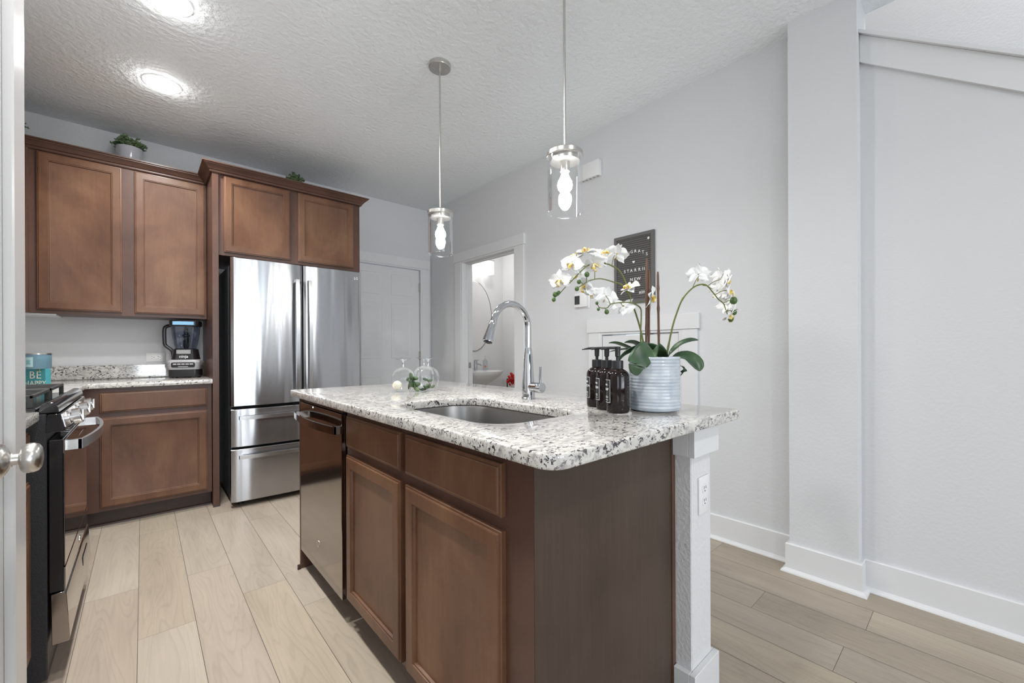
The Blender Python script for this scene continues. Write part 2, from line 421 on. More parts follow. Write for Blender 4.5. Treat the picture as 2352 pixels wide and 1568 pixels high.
# left wall, pantry block and the living room walls behind the camera
b = MB(); b.box(XL - T, XL, 1.3125, YB, 0, H); struct('wall_left', b, 'wall')
b = MB(); b.box(-2.8, -.199, 1.219, 1.3125, 0, H); struct('wall_pantry', b, 'wall')
b = MB(); b.box(-.26, -.1986, 1.2165, 1.2188, 0, 2.15); b.box(-.1988, -.1815, 1.2165, 1.3150, 0, H, .003); struct('trim_8', b, 'dimmed_gloss')
b = MB(); b.box(-2.9, -2.8, -7.6, -3.1, 0, H); b.box(-2.9, -2.8, -1.3, 1.3125, 0, H); b.box(-2.9, -2.8, -3.1, -1.3, 0, .6); b.box(-2.9, -2.8, -3.1, -1.3, 2.3, H); struct('wall_living', b, 'reflected_grey')
b = MB()
WINS = ((-.1, .7), (-2.35, -.85), (1.5, 2.3))
for x0, x1, z0, z1 in ((-2.9, -2.35, 0, H), (-.85, -.1, 0, H), (2.3, 3.7, 0, H), (-.1, 2.3, 2.4, H), (-.1, 2.3, 0, .3), (.7, 1.5, .3, 2.4), (-2.35, -.85, 2.4, H), (-2.35, -.85, 0, .3)): b.box(x0, x1, -7.7, -7.6, z0, z1)
struct('wall_front', b, 'navy')
for i, (x0, x1) in enumerate(WINS):
    wd = bpy.data.objects.new('window_%d' % (i + 1), None); C.objects.link(wd); wd['kind'] = 'structure'; WL[wd.name] = Vector((0, 0, 0))
    b = MB(); nm = 2
    for k in range(nm + 1):
        xm = x0 + .06 + (x1 - x0 - .12) * k / nm; b.box(xm - .06, xm + .06, -7.70, -7.60, .3, 2.4)
    for z in (.3, 2.33): b.box(x0, x1, -7.70, -7.60, z, z + .07)
    b.build('window_frame', 'trim', wd)
# powder room shell
b = MB(); b.box(XR + T, 3.7, 4.2, YB + T, 0, H); b.box(3.575, 3.7, 2.5, 4.2, 0, H); b.box(XR + T, 3.7, 2.4, 2.5, 0, H); struct('wall_powder', b, 'bath')

# baseboards with quarter round
def baseboard(name, pts, h=.14, t=.015, qr=.018):
    """pts: xy path of the wall face, room side on the left of travel"""
    P2 = [Vector((p[0], p[1], 0)) for p in pts]; b = MB()
    prof = [(0, 0), (t + qr, 0), (t + qr * .9, .007), (t + qr * .55, .014), (t, .018), (t, h - .004), (t - .003, h), (0, h)]
    nrm = []
    for i in range(len(P2) - 1):
        d = (P2[i + 1] - P2[i]).normalized(); nrm.append(Vector((-d.y, d.x, 0)))
    rs = []
    for i, p in enumerate(P2):
        if i == 0: n_ = nrm[0]
        elif i == len(P2) - 1: n_ = nrm[-1]
        else:
            n_ = (nrm[i - 1] + nrm[i]).normalized(); n_ = n_ / max(.3, n_.dot(nrm[i]))
        rs.append([p + n_ * a + Vector((0, 0, z)) for a, z in prof])
    b.rings(rs, True, True, True); return struct(name, b, 'trim', angle=30)
baseboard('baseboard_stair', [(2.505, -7.5), (2.505, .365), (2.426, .365), (2.426, .635), (XR, .635), (XR, LY0 - .115)])
baseboard('baseboard_right', [(XR, LY1 + .115), (XR, PY0 - .125)])
baseboard('baseboard_back', [(XR, PY1 + .12), (XR, YB)])
baseboard('baseboard_powder', [(3.575, 2.5), (3.575, 4.2), (2.65, 4.2)])

# casings
def casing_right(name, y0, y1, z, wd, hd, ov=.012):
    b = MB(); x1 = XR; x0 = XR - .018
    b.box(x0, x1, y0 - wd, y0 - .006, 0, z + .004, .0015); b.box(x0, x1, y1 + .006, y1 + wd, 0, z + .004, .0015)
    b.box(x0 - .007, x1, y0 - wd - ov, y1 + wd + ov, z + .004, z + hd, .0015)
    # jamb liners and stop
    b.box(x0 + .003, XR + T, y0 - .006, y0 + .012, 0, z + .004); b.box(x0 + .003, XR + T, y1 - .012, y1 + .006, 0, z + .004)
    b.box(x0 + .003, XR + T, y0 + .012, y1 - .012, z - .012, z + .004)
    return struct(name, b, 'trim')
casing_right('trim_3', PY0, PY1, PZ, .115, .10)
b = MB(); b.box(XR + .04, XR + .055, PY1 - .024, PY1 - .012, 0, PZ - .012, .002); b.box(XR + .04, XR + .055, PY0 + .012, PY1 - .024, PZ - .024, PZ - .012, .002); struct('trim_5', b, 'trim')
casing_right('trim_4', LY0, LY1, LZ, .105, .10)
# low storage door under the stairs
o = bpy.data.objects.new('door_1', None); C.objects.link(o); o['kind'] = 'structure'; WL[o.name] = Vector((0, 0, 0))
mb = MB(); mb.box(XR - .010, XR + .025, LY0 + .016, LY1 - .016, .01, LZ - .022, .002); mb.build('door_panel', 'trim', o)
# garage / laundry door in the back wall : six panels
o = bpy.data.objects.new('door_2', None); C.objects.link(o); o['kind'] = 'structure'; WL[o.name] = Vector((0, 0, 0))
yd = YB + .012
b = MB(); b.box(DX0 + .014, DX1 - .016, yd, yd + .035, .01, DZ - .018, .0015)
b.build('door_panel', 'trim', o)
for (x0, x1) in ((1.705, 1.935), (2.045, 2.285)):
    for (z0, z1) in ((1.725, 1.96), (1.03, 1.64), (.25, .845)):
        b = MB(); b.T = frame_matrix((x0, yd, z0), (1, 0, 0), (0, 0, 1), (0, -1, 0))
        panel_rings(b, x1 - x0, z1 - z0, [(0, -.001), (0, .0003), (.004, .0035), (.010, .0035), (.016, .0006), (.030, .0006), (.042, .0055)])
        b.build('raised_panel', 'trim', o)
for z in (1.84, 1.06, .25):
    b = MB(); b.box(DX1 - .026, DX1 - .0125, yd - .026, yd - .0005, z - .048, z + .048, .002); b.build('hinge', 'nickel', o)
b = MB(); x0, x1 = DX0, DX1; wd = .10
b.box(x0 - wd, x0 - .006, YB - .018, YB, 0, DZ + .004, .0015); b.box(x1 + .006, x1 + wd, YB - .018, YB, 0, DZ + .004, .0015)
b.box(x0 - wd - .012, x1 + wd + .012, YB - .025, YB, DZ + .004, DZ + .105, .0015)
b.box(x0 - .006, x0 + .012, YB - .015, YB + T, 0, DZ + .004); b.box(x1 - .012, x1 + .006, YB - .015, YB + T, 0, DZ + .004); b.box(x0 + .012, x1 - .012, YB - .015, YB + T, DZ - .012, DZ + .004)
struct('trim_6', b, 'trim')
# strike plate on powder room jamb
b = MB(); b.box(XR + .068, XR + .10, PY1 - .0135, PY1 - .0118, .925, .985, .0004); b.box(XR + .076, XR + .090, PY1 - .0142, PY1 - .0134, .94, .97)
prop(b.build('strike_plate', 'nickel', loc=(XR + .084, PY1 - .013, .925)), 'small metal strike plate on the powder room door jamb', 'strike plate')

# foreground door standing open, seen edge-on at the left border, with the cased wall end behind it
dr = bpy.data.objects.new('door_3', None); C.objects.link(dr); dr['kind'] = 'structure'; WL[dr.name] = Vector((0, 0, 0))
FXD = -.1955
b = MB(); b.box(FXD - .035, FXD, .45, 1.211, .012, 2.04, .0015); b.build('door_panel', 'dimmed_gloss', dr)
hub = Vector((FXD, 1.145, .918)); ndir = Vector((1, 0, 0))
b = MB(); b.lathe([(.0325, 0), (.0325, .003), (.0315, .007), (.027, .012), (.019, .0165), (.0125, .019), (.0118, .021)], hub, ndir, 48); rose = b.build('door_rose', 'nickel', dr, angle=50)
b = MB(); b.lathe([(.0105, .018), (.0100, .029), (.0135, .030), (.0205, .0315), (.0250, .035), (.0268, .041), (.0265, .047), (.0240, .053), (.0185, .0565), (.010, .058), (.001, .0582)], hub, ndir, 48); b.build('door_knob', 'nickel', dr, angle=60)
# ================================================================== CABINETS ON THE BACK WALL
UX, UY = (1, 0, 0), (0, 0, 1)
def front_negy(name, x0, x1, z0, z1, y, prof, parent, m='wood'):
    return cab_front((x0, y, z0), (1, 0, 0), (0, 0, 1), (0, -1, 0), x1 - x0, z1 - z0, prof).build(name, m, parent, angle=14)
def front_negx(name, y0, y1, z0, z1, x, prof, parent, m='wood'):
    return cab_front((x, y1, z0), (0, -1, 0), (0, 0, 1), (-1, 0, 0), y1 - y0, z1 - z0, prof).build(name, m, parent, angle=14)
def front_posx(name, y0, y1, z0, z1, x, prof, parent, m='wood'):
    return cab_front((x, y0, z0), (0, 1, 0), (0, 0, 1), (1, 0, 0), y1 - y0, z1 - z0, prof).build(name, m, parent, angle=14)
CROWN = [(0, 0), (.010, .0), (.014, .006), (.014, .014), (.022, .018), (.030, .030), (.044, .042), (.050, .046), (.050, .052), (.058, .054), (.058, .062), (0, .062)]
def crown(path, z, m, parent, name='crown_molding'):
    P2 = [Vector((p[0], p[1], z)) for p in path]; nrm = []
    for i in range(len(P2) - 1):
        d = (P2[i + 1] - P2[i]).normalized(); nrm.append(Vector((d.y, -d.x, 0)))
    rs = []
    for i, p in enumerate(P2):
        if i == 0: n_ = nrm[0]
        elif i == len(P2) - 1: n_ = nrm[-1]
        else:
            n_ = (nrm[i - 1] + nrm[i]).normalized(); n_ = n_ / n_.dot(nrm[i])
        rs.append([p + n_ * a + Vector((0, 0, zz)) for a, zz in CROWN])
    b = MB(); b.rings(rs, True, True, True); return b.build(name, m, parent, angle=20)

# base cabinet
t = thing('base_cabinet', 'brown base cabinet with one drawer under the counter along the back wall', 'cabinet', (.05, 3.9, 0))
b = MB(); b.box(-.30, .370, 3.675, YB - .003, .105, .883); b.box(-.30, .370, 3.750, YB - .003, 0, .105); b.build('body', 'wood_frame', t)
b = MB(); b.box(-.30, .370, 3.738, 3.7495, .0, .105); b.poly([(-.30, 3.738, 0), (-.30, 3.724, 0), (-.30, 3.727, .010), (-.30, 3.738, .016)], (.67, 0, 0)); b.build('toe_kick', 'toe', t)
front_negy('drawer', -.203, .344, .728, .855, 3.675, DRAW_PROF, t)
front_negy('door', -.203, .344, .130, .695, 3.675, DOOR_PROF, t)
# corner / left run base cabinet between range and corner
t = thing('corner_base_cabinet', 'brown corner base cabinet between the gas range and the back wall', 'cabinet', (-.6, 3.3, 0))
b = MB(); b.box(XL + .003, -.302, 2.83, YB - .003, .105, .883); b.box(XL + .003, -.375, 2.83, YB - .003, 0, .105); b.build('body', 'wood_frame', t)
front_posx('door', 2.87, 3.55, .130, .855, -.302, DOOR_PROF, t)
t = thing('near_base_cabinet', 'brown base cabinet at the left picture edge on the near side of the range', 'cabinet', (-.6, 1.7, 0))
b = MB(); b.box(XL + .003, -.288, 1.32, 2.045, .105, .883); b.box(XL + .003, -.36, 1.32, 2.045, 0, .105); b.build('body', 'wood_frame', t)
front_posx('door', 1.36, 2.02, .130, .695, -.288, DOOR_PROF, t); front_posx('drawer', 1.36, 2.02, .728, .855, -.288, DRAW_PROF, t)

def slab(pts, z0, z1, bev=.004):
    cu = bpy.data.curves.new('s', 'CURVE'); cu.dimensions = '2D'; cu.fill_mode = 'BOTH'
    for loop in pts:
        sp = cu.splines.new('POLY'); sp.points.add(len(loop) - 1); sp.use_cyclic_u = True
        for q, p in zip(sp.points, loop): q.co = (p[0], p[1], 0, 1)
    cu.extrude = (z1 - z0) / 2 - bev; cu.bevel_depth = bev; cu.bevel_resolution = 2; cu.offset = -bev
    vs_, fs = mesh_of_curve(cu)
    mb = MB(); mb.add_mesh([v + Vector((0, 0, (z0 + z1) / 2)) for v in vs_], fs)
    bmesh.ops.remove_doubles(mb.bm, verts=mb.bm.verts, dist=1e-5); return mb
def rrect(x0, x1, y0, y1, rs, n=8):
    """rounded rect, radii order: (x0,y0),(x1,y0),(x1,y1),(x0,y1)"""
    out = []
    for (cx, cy, a0, r) in ((x0 + rs[0], y0 + rs[0], PI, rs[0]), (x1 - rs[1], y0 + rs[1], 1.5 * PI, rs[1]), (x1 - rs[2], y1 - rs[2], 0, rs[2]), (x0 + rs[3], y1 - rs[3], .5 * PI, rs[3])):
        for k in range(n + 1):
            a = a0 + .5 * PI * k / n; out.append((cx + r * math.cos(a), cy + r * math.sin(a)))
    return out
# L shaped counter in the corner
b = slab([[(XL + .002, 2.828), (-.262, 2.828), (-.262, 3.60), (-.252, 3.628), (-.225, 3.637), (.372, 3.637), (.372, YB - .002), (XL + .002, YB - .002)]], .8835, .915)
prop(b.build('granite_countertop', 'granite', loc=(-.3, 3.9, .8835)), 'speckled granite countertop along the back wall under the blender', 'countertop')
b = MB(); b.box(XL + .022, .370, YB - .022, YB - .002, .9155, 1.014, .002); b.box(XL + .002, XL + .0215, 2.83, YB - .002, .9155, 1.014, .002)
prop(b.build('granite_backsplash', 'granite', loc=(-.3, YB - .01, .9155)), 'low granite backsplash strip on the wall behind the blender', 'backsplash')
b = slab([[(XL + .002, 1.31), (-.255, 1.31), (-.255, 2.05), (XL + .002, 2.05)]], .8835, .915)
prop(b.build('granite_countertop', 'granite', loc=(-.6, 1.7, .8835)), 'short granite countertop at the left edge beside the near side of the range', 'countertop')

# upper cabinets
t = thing('upper_cabinet', 'brown two-door upper cabinet on the back wall above the blender', 'cabinet', (-.08, 4.1, 1.36))
b = MB(); b.box(-.598, .371, 3.975, YB - .001, 1.362, 2.41, .001); b.box(-.598, -.535, 3.957, 3.9749, 1.362, 2.40, .001); b.build('body', 'wood_frame', t)
front_negy('door', -.500, -.106, 1.385, 2.390, 3.975, DOOR_PROF, t)
front_negy('door', -.041, .361, 1.385, 2.390, 3.975, DOOR_PROF, t)
crown([(-.598, 3.975), (.371, 3.975)], 2.398, 'wood_frame', t)
t = thing('corner_upper_cabinet', 'brown upper cabinet of the left wall seen edge-on beside the white door', 'cabinet', (-.7, 3.7, 1.36))
b = MB(); b.box(XL + .001, -.60, 2.83, YB - .001, 1.362, 2.41, .001); b.build('body', 'wood_frame', t)
front_posx('door', 3.40, 3.90, 1.385, 2.390, -.60, DOOR_PROF, t); front_posx('door', 2.86, 3.36, 1.385, 2.390, -.60, DOOR_PROF, t)
b = MB(); b.box(XL + .002, -.42, 3.99, YB - .002, 1.352, 1.361); b.build('under_panel', 'trim', t)
crown([(-.60, 2.83), (-.60, 3.90)], 2.398, 'wood_frame', t)
# tall refrigerator side panel
t = thing('tall_side_panel', 'tall brown refrigerator side panel standing left of the steel refrigerator', 'cabinet panel', (.392, 3.96, 0))
b = MB(); b.box(.3735, .412, 3.645, YB - .001, 0, 2.41, .001); b.build('panel', 'wood_frame', t)
b = MB(); b.poly([(.3725, 3.6448, 0), (.3725, 3.628, 0), (.3725, 3.631, .010), (.3725, 3.6448, .016)], (.041, 0, 0)); b.build('shoe_molding', 'toe', t)
# cabinet over the refrigerator
t = thing('upper_cabinet', 'brown two-door cabinet mounted above the steel refrigerator', 'cabinet', (.93, 3.97, 1.81))
b = MB(); b.box(.4125, 1.446, 3.662, YB - .001, 1.813, 2.41, .001); b.build('body', 'wood_frame', t)
front_negy('door', .445, .883, 1.837, 2.392, 3.662, DOOR_PROF, t)
front_negy('door', .941, 1.388, 1.837, 2.392, 3.662, DOOR_PROF, t)
crown([(.372, 3.975), (.372, 3.645), (1.446, 3.645), (1.446, YB - .002)], 2.398, 'wood_frame', t)

# ================================================================== REFRIGERATOR
t = thing('refrigerator', 'stainless steel french-door refrigerator with two bottom drawers', 'refrigerator', (.935, 3.85, 0))
FX0, FX1, FY = .463, 1.392, 3.495
b = MB(); b.box(FX0 + .012, FX1 - .012, 3.575, 4.23, .035, 1.745, .004); b.box(FX0 + .03, FX0 + .12, 3.62, 3.76, 1.745, 1.77, .004); b.box(FX1 - .12, FX1 - .03, 3.62, 3.76, 1.745, 1.77, .004)
b.build('case', 'fridge_side', t)
for x in (FX0 + .05, FX1 - .09):
    for y in (3.60, 4.15): b = MB(); b.cyl((x + .02, y, 0), (x + .02, y, .036), .02, n=12); b.build('foot', 'black', t)
b = MB(); b.box(FX0 + .015, FX1 - .015, 3.555, 3.575, .05, 1.765); b.build('gasket', 'dark', t)
def fdoor(x0, x1, z0, z1, bow, name='door'):
    """bowed steel front, rounded vertical edges"""
    n = 26; prof = []
    for k in range(n + 1):
        s = k / n; x = x0 + (x1 - x0) * s
        e = min(s, 1 - s) * (x1 - x0)
        rnd_ = .010 - (.010 if e > .012 else math.sqrt(max(0, .010 ** 2 - (.010 - min(e / .012, 1) * .010) ** 2)))
        prof.append((x, FY + rnd_ - bow * (1 - (2 * s - 1) ** 2)))
    pts = [(x1, 3.555)] + [(x0, 3.555)] + prof
    b = MB(); zs = [(z0, .003), (z0 + .003, 0), (z1 - .003, 0), (z1, .003)]
    cxm = (x0 + x1) / 2
    b.rings([[(cxm + (x - cxm) * (1 - i_ * .6), y + (i_ if y < 3.55 else 0), z) for x, y in pts] for z, i_ in zs], True, True, True)
    return b.build(name, 'steel_front', t, angle=28)
SPX = .934
fdoor(FX0, SPX - .004, .722, 1.778, .012); fdoor(SPX + .004, FX1, .722, 1.778, .012)
fdoor(FX0, FX1, .432, .700, .014, 'drawer'); fdoor(FX0, FX1, .042, .415, .014, 'drawer')
def bow_handle(p0, p1, out, bulge, wv_, th, name, m, parent, n=14, foot=.03):
    """flat bar between p0 and p1, standing off along out, bulging in the middle; wv_ = width vector"""
    p0 = Vector(p0); p1 = Vector(p1); out = Vector(out); wv_ = Vector(wv_); b = MB(); rs = []
    for k in range(n + 1):
        s = k / n; c_ = p0.lerp(p1, s) + out * (foot + bulge * (1 - (2 * s - 1) ** 2))
        rs.append([c_ - wv_ / 2, c_ + wv_ / 2, c_ + wv_ / 2 + out * th, c_ - wv_ / 2 + out * th])
    b.rings(rs, True, True, True)
    d = (p1 - p0).normalized()
    for s in (.0, 1.0):
        c_ = p0.lerp(p1, s); sg = 1 if s == 0 else -1
        a_ = c_ - wv_ / 2; q = [a_, a_ + wv_, a_ + wv_ + d * sg * .022, a_ + d * sg * .022]
        b.poly(q, out * (foot + .004 + th * .5))
    return b.build(name, m, parent, angle=30)
for hx in (.885, .975):
    bow_handle((hx, FY - .004, .80), (hx, FY - .004, 1.660), (0, -1, 0), .018, (.026, 0, 0), .012, 'door_handle', 'steel', t, foot=.032)
bow_handle((FX0 + .045, FY, .640), (FX1 - .045, FY, .640), (0, -1, 0), .016, (0, 0, .026), .014, 'drawer_handle', 'steel', t, foot=.028)
bow_handle((FX0 + .045, FY, .362), (FX1 - .045, FY, .362), (0, -1, 0), .016, (0, 0, .026), .014, 'drawer_handle', 'steel', t, foot=.028)
b = MB(); text(b, 'LG', .030, (1.345, 3.4895, 1.722), (1, 0, 0), (0, 0, 1), (0, -1, 0), .0006, lift=.0006); b.build('logo_lettering', 'white', t)
b = MB(); b.lathe([(.0135, 0), (.0135, .001)], (1.303, 3.4895, 1.722), (0, -1, 0), 24); b.build('logo_disc', 'white', t)

# ================================================================== ISLAND
IX = .62
t = thing('island_cabinet', 'brown kitchen island cabinet with two drawers and two doors facing the range', 'cabinet', (.92, 1.45, 0))
b = MB(); b.box(IX, 1.2245, .63, 1.705, .105, .883); b.box(IX + .078, 1.2245, .63, 1.705, 0, .105)
# sink cutaway: the sink bowl hangs inside, so the carcass top is left open there
b.bm.free(); b = MB()
b.box(IX, IX + .02, .63, 1.705, .105, .8832); b.box(IX + .078, IX + .09, .63, 2.305, 0, .105)
b.box(IX + .02, 1.2245, 1.690, 1.705, .105, .8832); b.box(IX + .02, 1.2245, .63, .645, .105, .8832); b.box(1.205, 1.2245, .645, 2.305, 0, .8832); b.box(IX + .02, 1.205, .645, 1.69, .105, .12)
b.build('body', 'wood_frame', t)
b = MB(); b.box(IX - .0012, 1.205, .6265, .6298, 0, .8832); b.build('end_panel', 'wood_dark', t)
b = MB(); b.box(1.2055, 1.2245, .622, .6298, 0, .8832, .002); b.build('scribe_molding', 'wood_frame', t)
b = MB(); b.box(IX - .0185, IX - .0005, .6275, .664, 0.0, .8832, .001) if False else b.box(IX - .002, IX - .0002, .6275, .668, 0, .8832); b.build('corner_strip', 'wood_frame', t)
front_negx('door', 1.216, 1.678, .122, .697, IX, DOOR_PROF, t); front_negx('door', .721, 1.181, .122, .697, IX, DOOR_PROF, t)
front_negx('drawer', 1.216, 1.678, .729, .852, IX, DRAW_PROF, t); front_negx('drawer', .721, 1.181, .729, .852, IX, DRAW_PROF, t)
b = MB(); b.box(IX - .02, 1.2245, 2.306, 2.321, 0, .8832, .001); b.build('side_panel', 'wood_frame', t)
b = MB()
b.tube([(1.2, 2.327, .006), (IX - .028, 2.327, .006), (IX - .028, 2.30, .006)], [.009] * 3, 8); b.build('shoe_molding', 'toe', t)

# dishwasher
t = thing('dishwasher', 'dark stainless dishwasher built into the far end of the island', 'dishwasher', (.9, 2.01, 0))
b = MB(); b.box(.630, 1.195, 1.712, 2.302, .10, .872, .003); b.build('tub', 'black', t)
b = MB(); b.box(.600, .628, 1.716, 2.300, .100, .853, .002); b.build('door', 'slate', t)
b = MB(); b.box(.606, .64, 1.716, 2.300, .855, .871, .001); b.build('control_panel', 'black_gloss', t)
bow_handle((.600, 1.700 + .0, .793), (.600, 2.275, .793), (-1, 0, 0), .022, (0, 0, .030), .010, 'door_handle', 'slate', t, foot=.026, n=20)
b = MB(); b.lathe([(.0165, 0), (.0165, .0015), (.013, .003)], (.600, 2.02, .226), (-1, 0, 0), 28); em = b.build('emblem', 'nickel', t)
b = MB(); text(b, 'GE', .016, (.597, 2.02, .226), (0, -1, 0), (0, 0, 1), (-1, 0, 0), .0006); b.build('emblem_lettering', 'slate', em)
b = MB(); b.lathe([(.0035, 0), (.0035, .001)], (.600, 2.09, .8455), (-1, 0, 0), 12); b.build('status_light', 'led', t)

# half wall behind the island with cap blocks, base trim, outlet
b = MB(); b.box(1.225, 1.358, .573, 2.325, 0, .8832, .003); struct('wall_island', b, 'halfwall')
b = MB(); t_ = .019
for (x0, x1, y0, y1) in ((1.225 - t_, 1.358 + t_, .573 - t_, .5728), (1.225 - t_, 1.2248, .573, .6215), (1.3582, 1.358 + t_, .573, 2.32)):
    b.box(x0, x1, y0, y1, .790, .8832, .001)
struct('trim_7', b, 'trim')
b = MB(); t_ = .018
for (x0, x1, y0, y1) in ((1.225 - t_, 1.358 + t_, .573 - t_, .5728), (1.225 - t_, 1.2248, .573, .6215), (1.3582, 1.358 + t_, .573, 2.32)):
    b.box(x0, x1, y0, y1, 0, .147, .0015)
struct('baseboard_island', b, 'trim')

def outlet(loc, u, v, w, label, horizontal=False):
    t = thing('wall_outlet', label, 'outlet', loc)
    def mk(): q = MB(); q.T = frame_matrix(loc, u, v, w); return q
    b = mk(); b.box(-.035, .035, -.0575, .0575, 0, .005, .002, 2); b.build('cover_plate', 'plastic', t)
    for s in (-1, 1):
        b = mk(); b.rings([[(x, y + s * .0195, .0045) for x, y in rrect(-.0165, .0165, -.014, .014, (.009,) * 4, 4)], [(x, y + s * .0195, .0068) for x, y in rrect(-.016, .016, -.0135, .0135, (.009,) * 4, 4)]], True, True, True)
        r_ = b.build('receptacle', 'plastic', t)
        b = mk()
        for x in (-.0065, .0065): b.box(x - .0012, x + .0012, s * .0195 - .001, s * .0195 + .008, .0067, .0071)
        b.lathe([(.0026, 0), (.0026, .0004)], (0, s * .0195 - .0075, .0067), (0, 0, 1), 10); b.build('slot', 'dark', r_)
    return t
outlet((1.3025, .5728, .660), (1, 0, 0), (0, 0, 1), (0, -1, 0), 'white double outlet on the end of the island half wall')
outlet((.076, YB - .0002, 1.069), (0, 0, 1), (-1, 0, 0), (0, -1, 0), 'white outlet mounted sideways on the wall left of the blender')

# island countertop with sink hole
hole = rrect(.676, 1.040, .822, 1.447, (.10, .10, .13, .13), 10)
outer = rrect(.558, 1.458, .516, 2.327, (.045, .02, .02, .012), 6)
b = slab([outer, hole[::-1]], .8835, .915, .005)
prop(b.build('granite_countertop', 'granite', loc=(1.0, 1.42, .8835)), 'speckled granite island countertop with rounded corner and sink cutout', 'countertop')
# sink
t = thing('undermount_sink', 'stainless steel single-bowl sink set under the island granite', 'sink', (.86, 1.13, .67))
def rr(ins, z, R0=.10, R1=.13): return [(x, y, z) for x, y in rrect(.676 + ins, 1.040 - ins, .822 + ins, 1.447 - ins, tuple(max(.01, q - ins) for q in (R0, R0, R1, R1)), 10)]
b = MB(); b.rings([rr(-.02, .8830), rr(-.004, .8830), rr(-.001, .8815), rr(.002, .872), rr(.010, .72), rr(.018, .695), rr(.04, .682), rr(.10, .678)], True, False, True)
b.build('bowl', 'sink', t, fix=False)
b = MB(); b.lathe([(.045, 0), (.045, .002), (.038, .003), (.034, 0.0005)], (.86, 1.13, .6785), n=28); b.build('drain', 'chrome', t)

# faucet
t = thing('faucet', 'tall chrome gooseneck kitchen faucet standing behind the island sink', 'faucet', (1.165, 1.211, .915))
fx, fy = 1.165, 1.211
b = MB(); b.lathe([(.0285, .9152), (.0285, .920), (.0270, .922), (.0262, .96), (.0235, 1.00), (.0175, 1.09), (.0138, 1.12), (.0136, 1.121)], (fx, fy, 0)); b.build('body', 'chrome', t)
pts = [(fx, fy, 1.118), (fx, fy, 1.16), (fx, fy, 1.200)]
for k in range(1, 13):
    a = PI * .93 * k / 12; pts.append((fx - .091 + .091 * math.cos(a), fy, 1.200 + .091 * math.sin(a)))
b = MB(); b.tube(pts, [.0128] * len(pts), 20); b.build('spout', 'chrome', t)
p1_ = Vector(pts[-1]); dd = (Vector(pts[-1]) - Vector(pts[-2])).normalized()
b = MB(); b.lathe([(.0128, 0), (.0140, .003), (.0150, .02), (.0215, .078), (.0215, .081), (.0195, .083)], p1_, dd, 28); sh = b.build('spray_head', 'chrome', t)
b = MB(); b.lathe([(.017, .0832), (.017, .085), (.010, .088), (.002, .090)], p1_, dd, 20); b.build('nozzle', 'black', sh)
hz = .963
b = MB(); b.cyl((fx, fy - .012, hz), (fx, fy - .052, hz), .0195, n=28); b.lathe([(.0202, 0), (.0202, .024), (.0188, .0265), (.001, .0267)], (fx, fy - .0525, hz), (0, -1, 0), 28); hd = b.build('handle_hub', 'chrome', t)
b = MB(); b.cyl((fx, fy - .066, hz + .015), (fx, fy - .068, hz + .082), .0048, .0048, 14); b.build('lever', 'chrome', t)

# ================================================================== RANGE
t = thing('gas_range', 'black and stainless gas range with front knobs and bowed oven handle', 'range', (-.55, 2.44, 0))
RY0, RY1 = 2.062, 2.820
b = MB(); b.box(XL + .03, -.240, RY0, RY1, .02, .905, .003); b.build('body', 'speckled', t)
for x in (-.80, -.30):
    for y in (RY0 + .05, RY1 - .05): b = MB(); b.cyl((x, y, 0), (x, y, .021), .018, n=12); b.build('foot', 'black', t)
b = MB(); b.poly([(-.236, RY0 + .002, .303), (-.236, RY0 + .002, .815), (-.203, RY0 + .002, .815), (-.203, RY0 + .002, .303)], (0, RY1 - RY0 - .004, 0), .002); od = b.build('oven_door', 'black_gloss', t)
b = MB(); b.box(-.2028, -.2000, RY0 + .012, RY1 - .012, .382, .765, .0008); b.build('window_glass', 'oven_glass', od)
b = MB(); b.box(-.2029, -.1985, RY0 + .003, RY1 - .003, .304, .380, .0008); b.build('steel_band', 'slate', od); b = MB(); b.box(-.2029, -.1985, RY0 + .003, RY1 - .003, .767, .812, .0008); tb = b.build('steel_band', 'slate', od)
b = MB()
for z in (.8155, .8215, .8275):
    for k in range(9): b.box(-.228, -.205, RY0 + .20 + k * .044, RY0 + .235 + k * .044, z - .0008, z + .0012)
b.build('vent_slot', 'steel', t)
b = MB(); b.poly([(-.230, RY0 + .002, .128), (-.232, RY0 + .002, .298), (-.203, RY0 + .002, .300), (-.196, RY0 + .002, .290), (-.188, RY0 + .002, .14), (-.19, RY0 + .002, .128)], (0, RY1 - RY0 - .004, 0), .001); dw_ = b.build('storage_drawer', 'slate', t)
b = MB(); b.box(-.1975, -.1905, 2.52, 2.70, .205, .245, .002); b.build('finger_pull', 'black_gloss', t)
b = MB(); b.lathe([(.0165, 0), (.0165, .0015), (.013, .003)], (-.1985, 2.50, .330), (1, 0, 0), 28); em = b.build('emblem', 'nickel', t)
b = MB(); text(b, 'GE', .016, (-.1955, 2.50, .330), (0, 1, 0), (0, 0, 1), (1, 0, 0), .0006); b.build('emblem_lettering', 'slate', em)
# control panel + bullnose
b = MB(); b.poly([(-.245, RY0, .842), (-.238, RY0, .903), (-.208, RY0, .903), (-.197, RY0, .850), (-.199, RY0, .841)], (0, RY1 - RY0, 0), .002); b.build('control_panel', 'black_gloss', t)
b = MB(); b.poly([(-.2075, RY0 + .012, .900), (-.1985, RY0 + .012, .855), (-.1965, RY0 + .012, .8555), (-.2055, RY0 + .012, .9005)], (0, RY1 - RY0 - .024, 0)); b.build('control_fascia', 'steel', t)
b = MB(); b.poly([(-.262, RY0, .9065), (-.252, RY0, .936), (-.240, RY0, .943), (-.224, RY0, .941), (-.214, RY0, .927), (-.211, RY0, .9065)], (0, RY1 - RY0, 0), .002); b.build('front_rail', 'black_gloss', t)
b = MB(); b.box(XL + .03, -.2625, RY0, RY1, .9052, .925, .003); b.build('cooktop', 'black_gloss', t)
kd = Vector((.97, 0, .19)).normalized()
